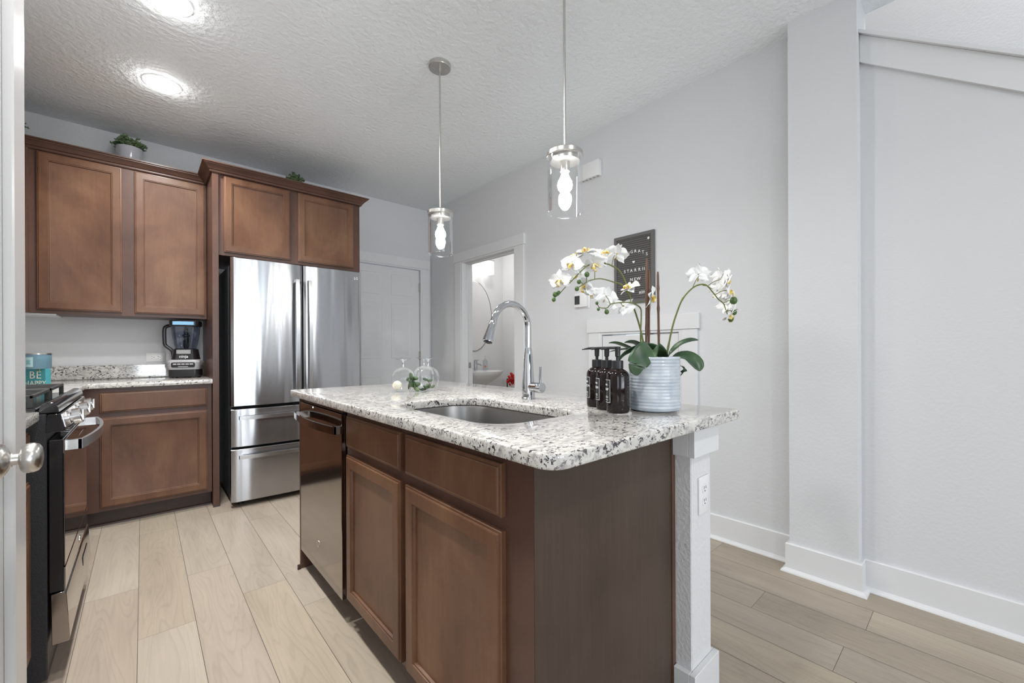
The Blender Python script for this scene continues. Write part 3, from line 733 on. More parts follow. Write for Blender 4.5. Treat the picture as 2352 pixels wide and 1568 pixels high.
for i, y in enumerate((2.170, 2.415, 2.600)):
    c0 = Vector((-.2015, y, .876))
    b = MB(); b.lathe([(.0235, 0), (.0235, .006), (.015, .007), (.015, .013), (.0270, .014), (.0275, .033), (.0255, .036), (.001, .0362)], c0, kd, 28); kn = b.build('knob', 'steel', t, angle=25)
    b = MB(); b.poly([c0 + kd * .036 + Vector((0, -.004, -.020)), c0 + kd * .036 + Vector((0, .004, -.020)), c0 + kd * .036 + Vector((0, .004, .020)), c0 + kd * .036 + Vector((0, -.004, .020))], kd * .007, .001); b.build('knob_grip', 'steel', kn)
bow_handle((-.2, RY0 + .04, .788), (-.2, RY1 - .04, .788), (1, 0, 0), .034, (0, 0, .034), .010, 'oven_handle', 'steel', t, foot=.030, n=22)
for gy0, gy1 in ((RY0 + .02, RY0 + .36), (RY0 + .40, RY1 - .02)):
    b = MB(); gx0, gx1 = XL + .06, -.272; z = .960; th = .009
    for y in (gy0, gy1 - th): b.box(gx0, gx1, y, y + th, z - .004, z + .008, .002)
    for x in (gx0, gx1 - th): b.box(x, x + th, gy0, gy1, z - .004, z + .008, .002)
    for q in (.25, .5, .75):
        y = gy0 + (gy1 - gy0) * q; b.box(gx0, gx1, y - .0035, y + .0035, z - .001, z + .008, .001)
    for q in (.33, .66):
        x = gx0 + (gx1 - gx0) * q; b.box(x - .0035, x + .0035, gy0, gy1, z - .001, z + .008, .001)
    for x in (gx0, gx1 - .014):
        for y in (gy0, gy1 - .014): b.box(x, x + .014, y, y + .014, .925, z - .002, .001)
    b.build('grate', 'cast_iron', t)
for x in (-.72, -.42):
    for y in (RY0 + .19, RY1 - .19):
        b = MB(); b.lathe([(.045, .9255), (.045, .932), (.032, .934), (.032, .944), (.001, .946)], (x, y, 0), n=24); b.build('burner', 'cast_iron', t)

# ================================================================== THINGS ON THE COUNTERS
# blender appliance
cx, cy = .250, 4.06; th_ = math.radians(-18)
t = thing('blender', 'black and grey countertop blender with clear jar on the back counter', 'blender', (cx, cy, .915))
BT = Matrix.Translation((cx, cy, .915)) @ Matrix.Rotation(math.radians(-14), 4, 'Z')
def BM(): q = MB(); q.T = BT; return q
def rbx(q, sx, sy, z, r=.03): return [(x, y, z) for x, y in rrect(-sx, sx, -sy, sy, (min(r, sx * .95, sy * .95),) * 4, 6)]
b = BM(); b.rings([rbx(b, .092, .092, .008), rbx(b, .094, .094, .015), rbx(b, .094, .094, .062)], True, True, True)
for sx in (-.075, -.055, .055, .075): b.box(sx - .008, sx + .008, -.085, -.065, 0, .010)
for sx in (-.07, .07): b.box(sx - .01, sx + .01, .06, .08, 0, .010)
b.build('base', 'black', t)
b = BM(); b.rings([rbx(b, .0955, .0955, .0625), rbx(b, .098, .098, .07), rbx(b, .099, .099, .120), rbx(b, .090, .090, .135), rbx(b, .070, .070, .138)], True, True, True); mc = b.build('motor_housing', 'grey_plastic', t)
b = BM(); b.rings([[(x, -.0985 - dy, z + .098) for x, z in rrect(-.072, .072, -.019, .019, (.012,) * 4, 5)] for dy in (0, .003)], True, True, True); b.build('button_panel', 'black', mc)
b = BM()
for k in range(5): b.box(-.060 + k * .025, -.040 + k * .025, -.1035, -.1012, .100, .108)
b.box(-.03, .03, -.1035, -.1012, .083, .087); b.build('button', 'grey_letter', mc)
b = BM(); b.rings([rbx(b, .082, .080, .1385), rbx(b, .078, .076, .16), rbx(b, .070, .068, .215), rbx(b, .062, .060, .222)], True, True, True); jb = b.build('jar_base', 'black_gloss', t)
b = BM(); text(b, 'ninja', .030, (0, -.0795, .160), (1, 0, 0), (0, .10, 1), (0, -1, .10), .001, lift=.001); b.build('jar_lettering', 'white', jb)
b = BM(); b.box(-.045, .045, -.081, -.070, .180, .212, .003); b.build('jar_badge', 'steel', jb)
b = BM(); b.rings([rbx(b, .060, .058, .2225, .03), rbx(b, .066, .064, .25, .03), rbx(b, .078, .074, .33, .03), rbx(b, .082, .078, .392, .03)], True, True, False); b.build('jar', 'blender_glass', t)
b = BM(); b.rings([rbx(b, .085, .081, .390), rbx(b, .090, .086, .395), rbx(b, .092, .088, .428), rbx(b, .084, .08, .434)], True, True, True); ld = b.build('lid', 'black', t)
b = BM(); b.box(-.064, .064, -.0915, -.0875, .398, .424, .001); b.build('lid_strip', mat('ice_blue_plastic', (.25, .50, .72), .25), ld)
b = BM(); b.lathe([(.014, .222), (.019, .24), (.019, .31), (.024, .315), (.024, .325), (.016, .33), (.016, .36), (.010, .39)], (0, 0, 0), n=16); b.build('blade_column', 'black', t)
b = BM(); b.tube(smooth_path([(-.078, 0, .155), (-.086, 0, .205), (-.125, 0, .245), (-.131, 0, .285), (-.131, 0, .365), (-.118, 0, .388), (-.088, 0, .398)], 4), [.0125] * 25, 10); b.build('handle', 'black', t)

# sign block, candle, sprig in the corner behind the range
sc = at(81, 865, 2.33); sc.z = .9155
u_ = Vector((_R.x, _R.y, 0)).normalized(); w_ = -Vector((_F.x, _F.y, 0)).normalized()
ST = frame_matrix(sc, u_, (0, 0, 1), w_)
t = thing('sign_block', 'teal wooden block sign with cream lettering standing on the corner counter', 'sign', sc)
b = MB(); b.T = ST; b.box(-.058, .058, 0, .102, -.028, 0, .0015); b.build('block', 'teal', t)
b = MB(); text(b, 'BE', .060, sc + Vector((0, 0, .066)), u_, (0, 0, 1), w_, .0012, 1.15); text(b, 'HAPPY', .0375, sc + Vector((0, 0, .021)), u_, (0, 0, 1), w_, .0012, 1.12); b.build('lettering', 'letter', t)
cc = sc + u_ * .0 - w_ * .014 + Vector((0, 0, .1025))
t = thing('candle_tin', 'blue-grey round tin candle with a pale label on top of the sign block', 'candle', cc)
b = MB(); b.lathe([(.052, 0), (.053, .002), (.053, .082), (.050, .082)], cc, n=40); b.build('tin', 'tin', t)
b = MB(); b.lathe([(.0545, .080), (.0545, .0875), (.047, .0875), (.047, .084)], cc, n=40); b.build('rim', 'nickel', t)
def cyl_patch(mb, c, R, a0, w2, z0, z1, lift=.0004, n=10, rc=.0):
    rows = []
    for k in range(n + 1):
        a = a0 + (-w2 + 2 * w2 * k / n) / R
        rows.append([(c[0] + (R + lift) * math.cos(a), c[1] + (R + lift) * math.sin(a), z) for z in (z0, z1)])
    mb.grid(rows)
def cyl_text(mb, txt, size, c, R, a0, z, lift=.0008, spacing=1.0):
    vs_, fs = text_mesh(txt, size, .0004, spacing)
    mb.add_mesh([(c[0] + (R + lift + p.z) * math.cos(a0 + p.x / R), c[1] + (R + lift + p.z) * math.sin(a0 + p.x / R), z + p.y) for p in vs_], fs)
a_f = math.atan2(w_.y, w_.x)
b = MB(); cyl_patch(b, cc, .053, a_f + .12, .020, cc.z + .012, cc.z + .066); lb = b.build('label_sticker', 'label_teal', t)
b = MB()
for q, z in enumerate((.044, .036, .028)): cyl_patch(b, cc, .053, a_f + .12, .010 - .002 * (q % 2), cc.z + z, cc.z + z + .0035, .0012, 6)
b.build('label_print', 'teal', lb)
t = thing('cedar_sprig', 'dark green needle sprig leaning across the sign block and candle', 'sprig', sc + w_ * .012 + Vector((0, 0, 0)))
b = MB(); s0 = sc + w_ * .012; P0 = s0 - u_ * .075 + Vector((0, 0, .002)); P1 = s0 - u_ * .060 + Vector((0, 0, .125)); P2 = s0 + u_ * .040 + Vector((0, 0, .098))
st_ = smooth_path([P0, P1 - Vector((0, 0, .03)) - u_ * .005, P1, (P1 + P2) / 2 + Vector((0, 0, .008)), P2], 8); b.tube(st_, .0012, 5)
for i, p in enumerate(st_):
    if i < 8: continue
    for s in (-1, 1):
        q = p + u_ * .010 * (.6 if s > 0 else .2) + Vector((0, 0, s * .014)) + w_ * random.uniform(0, .006)
        b.tube([p, (p + q) / 2 + Vector((0, 0, .001)), q], [.0012, .0015, .0004], 5)
b.build('needles', 'herb', t)

# soap bottles
def bottle(c, name_lines, label):
    t = thing('pump_bottle', label, 'bottle', c, group=None)
    R = .0355; H1 = .128
    b = MB(); b.lathe([(.031, 0.0), (.0345, .003), (R, .008), (R, .110), (.0345, .118), (.031, .125), (.024, .131), (.017, .135), (.0150, .137)], c, n=40); bd = b.build('bottle_body', 'bottle', t)
    al = math.radians(141)
    b = MB(); cyl_patch(b, c, R, al, .0225, c[2] + .030, c[2] + .104, .0003, 12); lb = b.build('label_sticker', 'black', t)
    b = MB(); R2 = R
    for z0, z1 in ((.0320, .0330), (.1010, .1020)): cyl_patch(b, c, R2, al, .0208, c[2] + z0, c[2] + z1, .0009, 12)
    for s in (-1, 1): cyl_patch(b, c, R2, al + s * .0204 / R, .0005, c[2] + .032, c[2] + .102, .0009, 2)
    for k, (tx, sz, z) in enumerate(name_lines): cyl_text(b, tx, sz, c, R2, al, c[2] + z, .0009)
    for z in (.050, .046, .039): cyl_patch(b, c, R2, al, .012, c[2] + z, c[2] + z + .0012, .0009, 6)
    b.build('label_print', 'white', lb)
    b = MB(); b.lathe([(.0125, .132), (.0165, .1345), (.0165, .137), (.0172, .1375), (.0172, .160), (.0160, .1615), (.006, .162)], c, n=32); cl = b.build('pump_collar', 'black', t)
    b = MB(); b.lathe([(.0052, .160), (.0052, .172), (.0078, .174), (.0085, .196), (.0098, .2045), (.001, .205)], c, n=20)
    d = Vector((math.cos(al), math.sin(al), 0)); c_ = Vector(c) + Vector((0, 0, .2005))
    b.tube([c_, c_ + d * .03, c_ + d * .052 + Vector((0, 0, -.004))], [.0048, .0042, .0022], 10); b.build('pump_nozzle', 'black', t)
    return t
bottle(Vector((1.178, .881, .9155)), [('HAND', .0085, .086), ('LOTION', .0115, .072)], 'dark amber pump bottle farthest back of the three beside the orchid pot')
bottle(Vector((1.1432, .8155, .9155)), [('HAND', .0085, .086), ('WASH', .0115, .072)], 'dark amber pump bottle in the middle of the three beside the orchid pot')
bottle(Vector((1.1085, .750, .9155)), [('DISH', .0085, .086), ('SOAP', .0115, .072)], 'dark amber pump bottle nearest the counter edge in front of the orchid pot')

# ================================================================== ORCHID
PC = Vector((1.246, .704, .9155)); PD = 1.356
t = thing('potted_orchid', 'white artificial orchid in a ribbed blue-grey ceramic pot on the island', 'potted plant', PC)
prof = [(.070, 0), (.0775, .003)]
for k in range(81):
    z = .006 + k * .0020
    prof.append((.0795 + .0013 * math.sin(z * 2 * PI / .0102) * (.6 + .4 * math.sin(z * 91)) + (.0012 if z < .02 else 0), z))
prof += [(.0800, .169), (.0785, .1715), (.0755, .170), (.0745, .150), (.0745, .146)]
b = MB(); b.lathe(prof, PC, n=56, cap1=False); b.build('pot', 'glaze', t, angle=60)
b = MB(); b.lathe([(.0738, .150), (.05, .158), (.001, .160)], PC, n=24, cap0=True); b.build('soil', 'moss', t)
_n = [0]
def P(px, py, dd=0.0): return at(px, py, 1.44 + dd)
def stem(pts, r0, r1, m='stem', name='stem', sub=5):
    q = smooth_path([P(*p) for p in pts], sub); n = len(q)
    rr_ = [r0 + (r1 - r0) * i / (n - 1) for i in range(n)]
    for i in range(6, n - 2, 14): rr_[i] *= 1.28
    b = MB(); b.tube(q, rr_, 8); return b.build(name, m, t)
s1 = stem([(1481, 845), (1479, 798), (1469, 748), (1449, 686), (1442, 663, -.01), (1434, 641, -.01), (1422, 621, -.02), (1405, 610, -.02), (1387, 604, -.03), (1366, 604, -.03), (1348, 611, -.04), (1330, 627, -.05), (1313, 645, -.05), (1296, 662, -.05), (1282, 678, -.05)], .0034, .0016)
s2 = stem([(1449, 686, 0), (1431, 656, -.03), (1408, 647, -.04), (1380, 640, -.05), (1358, 643, -.05), (1347, 648, -.05), (1327, 661, -.05)], .0026, .0013)
s3 = stem([(1472, 845), (1472, 798, -.01), (1471.5, 765, -.02), (1473, 720, -.02), (1470, 706, -.02), (1456, 697, -.03), (1442, 694, -.03), (1422, 695, -.04), (1403, 698, -.05), (1394, 707, -.05), (1378, 706, -.05), (1372, 698, -.05)], .0030, .0013)
s4 = stem([(1528, 845), (1533, 807, 0), (1544, 753, 0), (1554, 720, 0), (1568, 686, -.01), (1591, 661, -.02), (1610, 653, -.03), (1624, 656, -.03), (1638, 672, -.04), (1650, 687, -.04), (1661, 696, -.04), (1667, 711, -.04), (1673, 728, -.04)], .0036, .0014)
def twig(a, b_, k=0.0015):
    mid = (Vector(P(*a)) + Vector(P(*b_))) / 2 + Vector((0, 0, .004))
    q = MB(); q.tube([P(*a), mid, P(*b_)], [k, k * .9, k * .8], 6); return q.build('twig', 'stem', t)
def bud(px, py, r, dd=-.05, a=None):
    if a: twig(a, (px, py, dd))
    q = MB(); q.ball(P(px, py, dd), r, (1, 1, 1.12), 14); return q.build('bud', 'bud', t)
for args in ((1275, 676, .0085, -.05, (1284, 672, -.05)), (1272, 688, .0068, -.05, (1282, 678, -.05)), (1283, 672, .0065, -.055, None),
             (1348, 630, .0085, -.06, (1347, 646, -.05)), (1330, 647, .0072, -.055, (1339, 653, -.05)), (1325, 663, .0075, -.055, None),
             (1393.5, 716, .0078, -.05, (1388, 706, -.05)), (1374.5, 710, .0052, -.05, (1377, 706, -.05)), (1371, 696, .0054, -.05, None),
             (1685, 690, .0118, -.05, (1661, 696, -.04)), (1686, 717, .0090, -.05, (1668, 714, -.04)), (1678.5, 732, .0092, -.05, None)): bud(*args)
for a, b_ in (((1405, 611, -.02), (1411, 586, -.03)), ((1361, 600, -.03), (1355, 580, -.04)), ((1366, 641, -.05), (1366, 624, -.05)), ((1402, 698, -.05), (1392, 681, -.05)), ((1449, 695, -.03), (1446, 672, -.03)), ((1456, 698, -.03), (1484, 691, -.04)), ((1423, 695, -.04), (1430, 703, -.04)),
              ((1591, 660, -.02), (1605, 634, -.03)), ((1626, 656, -.03), (1656, 641, -.04)), ((1614, 655, -.03), (1637, 664, -.05)), ((1642, 677, -.04), (1670, 666, -.05)), ((1346, 612, -.04), (1316, 612, -.05)), ((1313, 645, -.05), (1290, 646, -.06))): twig(a, b_)

def petal(mb, c, rot, ang, L, Wd, cup=.18, twist=0, z0=.0):
    """broad petal leaving the flower centre at angle ang in the flower plane"""
    nu, nv = 9, 6; P_ = []
    for i in range(nu + 1):
        s = i / nu; r = L * (.06 + .94 * s); wd = Wd * (math.sin(PI * min(1, s * .93 + .07) ** .85)) ** .75 if s < 1 else Wd * .12
        row = []
        for j in range(-nv // 2, nv // 2 + 1):
            v_ = j / (nv / 2); y = wd * v_ * .5
            z = z0 - cup * L * s * s + .12 * Wd * (v_ * v_) * math.sin(PI * s) + .03 * L * math.sin(5 * v_ + 7 * s + twist)
            x = r * (1 - .10 * v_ * v_ * s)
            p = Vector((x * math.cos(ang) - y * math.sin(ang), x * math.sin(ang) + y * math.cos(ang), z))
            row.append(c + rot @ p)
        P_.append(row)
    mb.grid(P_)
def flower(px, py, dd, nx, ny, nz, roll, size=.040, lip=True):
    """nx,ny,nz: facing direction in camera axes (right, up, toward camera)"""
    c = P(px, py, dd); nrm = (nx * _R + ny * _U - nz * _F).normalized()
    q = nrm.to_track_quat('Z', 'Y').to_matrix() @ Matrix.Rotation(math.radians(roll), 3, 'Z')
    mb = MB(); rn = random.random() * 6
    for a in (90, 215, 325): petal(mb, c, q, math.radians(a), size * 1.0, size * .62, .20, rn + a, -.001)
    for a in (10, 170): petal(mb, c, q, math.radians(a), size * 1.08, size * 1.10, .12, rn + a, .002)
    f = mb.build('flower', 'petal', t, angle=80, fix=False)
    if lip:
        mb = MB(); s = size * 1.3
        for sgn in (-1, 1):
            P_ = []
            for i in range(6):
                k = i / 5; row = []
                for j in range(4):
                    v_ = j / 3
                    row.append(c + q @ Vector((sgn * s * (.07 + .20 * math.sin(PI * k * .8)), -s * (.02 + .26 * k) + s * .06 * v_, s * (.06 + .22 * v_ * math.sin(PI * (k * .8 + .1))))))
                P_.append(row)
            mb.grid(P_)
        mb.tube([c + q @ Vector((0, 0, s * .05)), c + q @ Vector((0, -s * .12, s * .26)), c + q @ Vector((0, -s * .32, s * .30)), c + q @ Vector((0, -s * .46, s * .22))], [s * .10, s * .09, s * .10, s * .03], 8)
        mb.build('flower_lip', 'lip', f, angle=80, fix=False)
    return f
F_ = [ # px, py, depth, facing, roll
    (1346, 579, -.04, -.2, .9, .35, 10), (1417, 583, -.03, .45, .45, -.75, 20), (1366, 606, -.05, -.5, -.5, .6, 10),
    (1313, 607, -.06, -.35, .15, .9, -15), (1286, 644, -.07, -.45, -.1, .85, 5), (1322, 590, -.02, -.5, .5, .3, 40), (1334, 630, -.03, -.3, .0, -.8, 60),
    (1382, 585, -.02, .1, .6, .6, 70), (1342, 655, -.02, -.5, -.2, .1, 10),
    (1446, 660, -.04, -.6, .75, .3, 0), (1392, 680, -.04, .2, .15, -.95, 25), (1432, 703, -.02, .3, -.3, -.8, 180), (1496, 681, -.03, .75, -.2, .3, -40), (1360, 668, -.01, -.2, -.5, -.6, 0),
    (1604, 630, -.02, .25, .15, -.9, 0), (1652, 640, -.03, .9, .15, -.25, 15), (1668, 640, -.05, .85, -.2, .1, 40), (1674, 668, -.05, .75, .0, .45, 10), (1678, 722, -.05, .5, -.5, .3, 20), (1648, 668, .0, .5, -.4, -.6, 50), (1665, 700, -.02, .8, -.3, -.2, 30)]
for px, py, dd, nx, ny, nz, rl in F_: flower(px, py, dd, nx, ny, nz, rl, .040)
# stakes
for (pts) in (((1486, 592), (1484, 850)), ((1491, 620), (1490, 850)), ((1511, 624), (1514, 850))):
    a, b_ = P(*pts[0]), P(*pts[1]); q = MB(); n = 24; ps = [a.lerp(b_, k / n) for k in range(n + 1)]
    rs_ = [.0040] * (n + 1)
    for k in (4, 9, 15, 21): rs_[k] = .0052
    rs_[0] = .0025; q.tube(ps, rs_, 9); q.build('stake', 'stake', t)
# leaves : spine points (px,py,depth offset), half width profile
def leaf(pts, W, tilt=0.0, fold=.25, facing=0.0):
    sp = smooth_path([P(*p) for p in pts], 5); n = len(sp); b = MB(); G = []
    for i, p in enumerate(sp):
        tn = (sp[min(n - 1, i + 1)] - sp[max(0, i - 1)]).normalized()
        side = tn.cross(Vector((0, 0, 1)))
        side = side.normalized() if side.length > .05 else _R.copy()
        if facing:
            k_ = min(1, max(0, (i / (n - 1) - .15) / .35)) * facing; s2 = tn.cross(_F).normalized(); s2 = s2 if s2.dot(side) > 0 else -s2; side = (side * (1 - k_) + s2 * k_).normalized()
        side = (Matrix.Rotation(tilt, 3, tn) @ side).normalized(); nrm = side.cross(tn)
        s = i / (n - 1); wd = W * (.25 + .75 * min(1, s / .45)) * (1 - max(0, (s - .62) / .38) ** 2.2 * .93)
        G.append([p + side * wd * v_ + nrm * wd * fold * (abs(v_) ** 1.4) for v_ in (-1, -.7, -.35, 0, .35, .7, 1)])
    b.grid(G); lo = b.build('leaf', 'leaf', t, angle=80, fix=False)
    sm = lo.modifiers.new('thickness', 'SOLIDIFY'); sm.thickness = .0016
    return lo
leaf([(1524, 838, -.03), (1522, 815, -.07), (1505, 804, -.115), (1485, 808, -.150), (1470, 824, -.165), (1462, 844, -.168), (1464, 862, -.162)], .034, 0, -.10, .9)
leaf([(1520, 838, -.02), (1516, 812, -.05), (1496, 800, -.07), (1465, 802, -.085), (1436, 815, -.09), (1420, 832, -.09)], .022, .5)
leaf([(1530, 840, 0), (1538, 815, -.02), (1560, 792, -.03), (1585, 782, -.04), (1604, 781, -.04)], .014, .5)
leaf([(1530, 840, 0), (1552, 820, -.03), (1580, 820, -.05), (1600, 836, -.07), (1608, 852, -.08)], .026, .55)
leaf([(1478, 838, 0), (1468, 812, .02), (1440, 798, .03), (1415, 789, .03), (1398, 788, .03)], .014, .3)
leaf([(1482, 838, .03), (1478, 806, .05), (1462, 791, .05), (1447, 787, .05), (1434, 787, .05)], .018, .3)
leaf([(1478, 838, 0), (1462, 806, .0), (1440, 803, .0), (1420, 805, .0), (1400, 808, .0)], .012, .2)
leaf([(1550, 840, .0), (1566, 842, .02), (1570, 855, .02), (1562, 864, .02)], .012, .3)

# ================================================================== WINE GLASSES UPSIDE DOWN with flowers beneath
def wineglass(c, s, label, part_label=None):
    t = thing('wine_glass', label, 'wine glass', c, group='upturned wine glasses on the island')
    c = Vector(c); pr = [(.036, 0), (.043, .02), (.0515, .045), (.0540, .065), (.0500, .087), (.040, .103), (.024, .113), (.010, .118), (.0052, .121), (.0045, .128), (.0050, .146), (.008, .152), (.020, .1560), (.036, .1580), (.0362, .1592), (.018, .1600), (.001, .1602)]
    b = MB(); b.lathe([(r * s, h * s) for r, h in pr[:8]], c, n=40, cap0=False, cap1=False); b.build('bowl', 'glass', t, fix=False, angle=60)
    b = MB(); b.lathe([(r * s, h * s) for r, h in pr[7:12]], c, n=20); b.build('stem', 'thick_glass', t)
    b = MB(); b.lathe([(r * s, h * s) for r, h in pr[11:]], c, n=40, cap0=False); b.build('foot', 'thick_glass', t)
    return t
G1 = (.930, 1.828, .9155); G2 = (1.034, 1.775, .9155); G3 = (1.085, 1.905, .9155)
wineglass(G1, .98, 'upturned clear wine glass with a white flower under it, left of the group')
wineglass(G2, 1.0, 'upturned clear wine glass nearest the sink, dark green sprig under it')
wineglass(G3, 1.0, 'upturned clear wine glass at the back of the three')
def rose_flower(c, r, m, label, cat, n=26, leaves=True, name='silk_flower'):
    t = thing(name, label, cat, c); c = Vector(c); b = MB()
    for k in range(n):
        el = math.acos(1 - 1.5 * (k + .5) / n); az = k * 2.4; d = Vector((math.sin(el) * math.cos(az), math.sin(el) * math.sin(az), math.cos(el)))
        q = d.to_track_quat('Z', 'Y'); cc_ = c + Vector((0, 0, r)) + d * r * .55
        b.ball(cc_, r * .42, (1, 1, .45), 8, q.to_matrix())
    b.build('petals', m, t); return t
rose_flower((.905, 1.840, .9155), .030, 'cream', 'cream silk flower under the left upturned glass', 'flower')
def sprig(name, c, pts, m, label, leaves, ls=.012):
    t = thing(name, label, 'sprig', c); c = Vector(c)
    b = MB(); sp = smooth_path([c + Vector(p) for p in pts], 6); b.tube(sp, .0014, 6); b.build('stalk', 'stake', t)
    b = MB()
    for k in range(leaves):
        p = sp[int(len(sp) * (k + .5) / leaves)]; d = Vector((random.uniform(-1, 1), random.uniform(-1, 1), random.uniform(-.2, 1))).normalized()
        if p.z < c.z + ls: d.z = abs(d.z) + .3; d.normalize()
        b.ball(p + d * ls, ls, (.22, .55, 1), 8, d.to_track_quat('Z', 'Y').to_matrix())
    b.build('foliage', m, t)
rose_flower((1.000, 1.800, .9155), .022, 'petal', 'white silk blossom between the two front upturned glasses', 'flower', 20)
sprig('silk_sprig', (.962, 1.800, .9155), [(-.012, .015, .010), (-.004, .005, .06), (.0, 0, .045), (.006, -.006, .015), (.014, -.012, .003)], 'herb', 'green leafy silk sprig between the left and right upturned glasses', 16, .019)
sprig('silk_sprig', (1.036, 1.777, .9155), [(-.02, .015, .003), (-.005, 0, .012), (.012, -.006, .02), (.0, .008, .05)], 'herb', 'dark silk sprig lying under the right upturned glass', 16, .013)

# ================================================================== PENDANTS
def pendant(x, y, label, tops):
    t = thing('pendant_light', label, 'pendant light', (x, y, H), group='pendant lights over the island')
    zt, zb = 1.905, 1.660
    b = MB(); b.lathe([(.063, H - .0005), (.063, H - .020), (.060, H - .023), (.001, H - .0232)], (x, y, 0), n=40)
    b.cyl((x, y, H - .023), (x, y, H - .045), .009, n=16)
    for s in (-1, 1): b.cyl((x + s * .030, y - s * .018, H - .023), (x + s * .030, y - s * .018, H - .033), .0035, n=10)
    b.build('canopy', 'nickel', t)
    b = MB(); b.cyl((x, y, zt), (x, y, H - .04), .0052, n=14)
    for z in (2.2, 2.5): b.cyl((x, y, z - .006), (x, y, z + .006), .0058, n=14)
    b.build('rod', 'nickel', t)
    b = MB(); b.lathe([(.0715, zt - .020), (.0735, zt - .018), (.0735, zt - .003), (.071, zt), (.010, zt + .003), (.009, zt + .012), (.001, zt + .0122)], (x, y, 0), n=48, cap0=True)
    b.lathe([(.060, zt - .038), (.060, zt - .020)], (x, y, 0), n=40); b.build('cap', 'nickel', t)
    b = MB(); b.lathe([(.0195, zt - .076), (.0195, zt - .038)], (x, y, 0), n=28); b.build('socket', 'nickel', t)
    b = MB(); R = .070
    b.lathe([(R, zt - .020), (R, zb + .004), (R - .0008, zb + .001), (R - .003, zb), (R - .0042, zb + .002), (R - .0042, zb + .01)], (x, y, 0), n=56, cap0=False, cap1=False); b.build('glass_shade', 'glass', t, fix=False, angle=60)
    z0 = zt - .076
    b = MB(); b.lathe([(.013, z0), (.014, z0 - .010), (.019, z0 - .024), (.0275, z0 - .040), (.0300, z0 - .055), (.027, z0 - .070), (.018, z0 - .080), (.001, z0 - .084)], (x, y, 0), n=28); b.build('bulb', 'bulb', t)
pendant(1.275, 2.045, 'clear glass cylinder pendant light farther from the camera over the island', 0)
pendant(1.275, 1.108, 'larger-looking clear glass cylinder pendant light over the island sink, nearer the camera', 0)
# recessed lights
for i, (x, y) in enumerate(DOWN[:2]):
    lab = ['round recessed ceiling light nearer the back wall cabinets', 'round recessed ceiling light at the top edge of the picture'][i]
    t = thing('recessed_light', lab, 'ceiling light', (x, y, H), group='recessed ceiling lights')
    b = MB(); b.lathe([(.096, H - .0004), (.095, H - .004), (.088, H - .007), (.079, H - .006), (.077, H - .0025)], (x, y, 0), n=48, cap0=False, cap1=False); b.build('trim_ring', 'plastic', t, fix=False)
    b = MB(); b.lathe([(.0770, H - .003), (.0765, H - .012), (.070, H - .022), (.052, H - .029), (.025, H - .0325), (.001, H - .033)], (x, y, 0), n=40, cap0=False); b.build('diffuser', 'lens', t, fix=False)

# ================================================================== WALL ITEMS (right wall)
WX = XR
def wall_T(y, z): return frame_matrix((WX, y, z), (0, -1, 0), (0, 0, 1), (-1, 0, 0))   # u to the right as seen, w out of wall
t = thing('letter_board', 'grey felt letter board with white plastic letters hung on the right wall', 'letter board', (WX, 1.57, 1.43))
LT = wall_T(1.572, 1.668); LW, LH = .154, .236
b = MB(); b.T = LT; b.rings([[(-a, -c_, z), (a, -c_, z), (a, c_, z), (-a, c_, z)] for a, c_, z in ((LW, LH, .001), (LW, LH, .018), (LW - .022, LH - .022, .018), (LW - .022, LH - .022, .008))], True, True, False); b.build('frame', 'felt_frame', t)
b = MB(); b.T = LT; b.box(-LW + .022, LW - .022, -LH + .022, LH - .022, .003, .006)
n = 30
for k in range(n):
    z = -LH + .026 + k * (2 * LH - .052) / (n - 1); b.box(-LW + .023, LW - .023, z - .0052, z + .0052, .006, .0115, .001)
b.build('felt_panel', 'felt', t)
def lb_text(b, tx, size, u0, v0, sp=1.0): text(b, tx, size, LT @ Vector((u0, v0, .0115)), (0, -1, 0), (0, 0, 1), (-1, 0, 0), .002, sp)
b = MB()
word = 'CONGRATS'
for k, ch in enumerate(word):
    a = -1 + 2 * k / (len(word) - 1); lb_text(b, ch, .030, a * .100, .118 - .035 * a * a)
for k, ch in enumerate('STARRII'): lb_text(b, ch, .030, -.070 + [0, .026, .052, .084, .114, .138, .150][k], -.012)
for k, ch in enumerate('NEW'): lb_text(b, ch, .030, -.018 + k * .028, -.074)
lb_text(b, '#20', .026, .062, -.168, 1.05)
for (su, sv) in ((-.098, .176), (.112, .188)):
    pts = []
    for k in range(12):
        r = .0115 if k % 2 == 0 else .0048; a = PI / 2 + k * PI / 6; pts.append(LT @ Vector((su + r * math.cos(a), sv + r * math.sin(a), .0117)))
    b.poly(pts, (-.0018, 0, 0))
pts = []
for k in range(20):
    a = 2 * PI * k / 20; pts.append(LT @ Vector((0.0 + .0085 * math.sin(a) ** 3 * 1.1, .046 + .0006 * (13 * math.cos(a) - 5 * math.cos(2 * a) - 2 * math.cos(3 * a) - math.cos(4 * a)), .0117)))
b.poly(pts, (-.0018, 0, 0))
b.build('letters', 'white', t)

t = thing('thermostat', 'white thermostat with a small dark screen on the right wall', 'thermostat', (WX, 2.02, 1.43))
TT = wall_T(2.028, 1.492)
b = MB(); b.T = TT; b.box(-.075, .075, -.062, .062, .0005, .006, .003, 2); b.build('backplate', 'plastic', t)
b = MB(); b.T = TT; b.box(-.062, .060, -.052, .052, .006, .026, .004, 2); bd = b.build('housing', 'plastic', t)
b = MB(); b.T = TT; b.box(-.055, -.005, -.030, .036, .0262, .0272, .0004); b.build('screen', 'screen', bd)

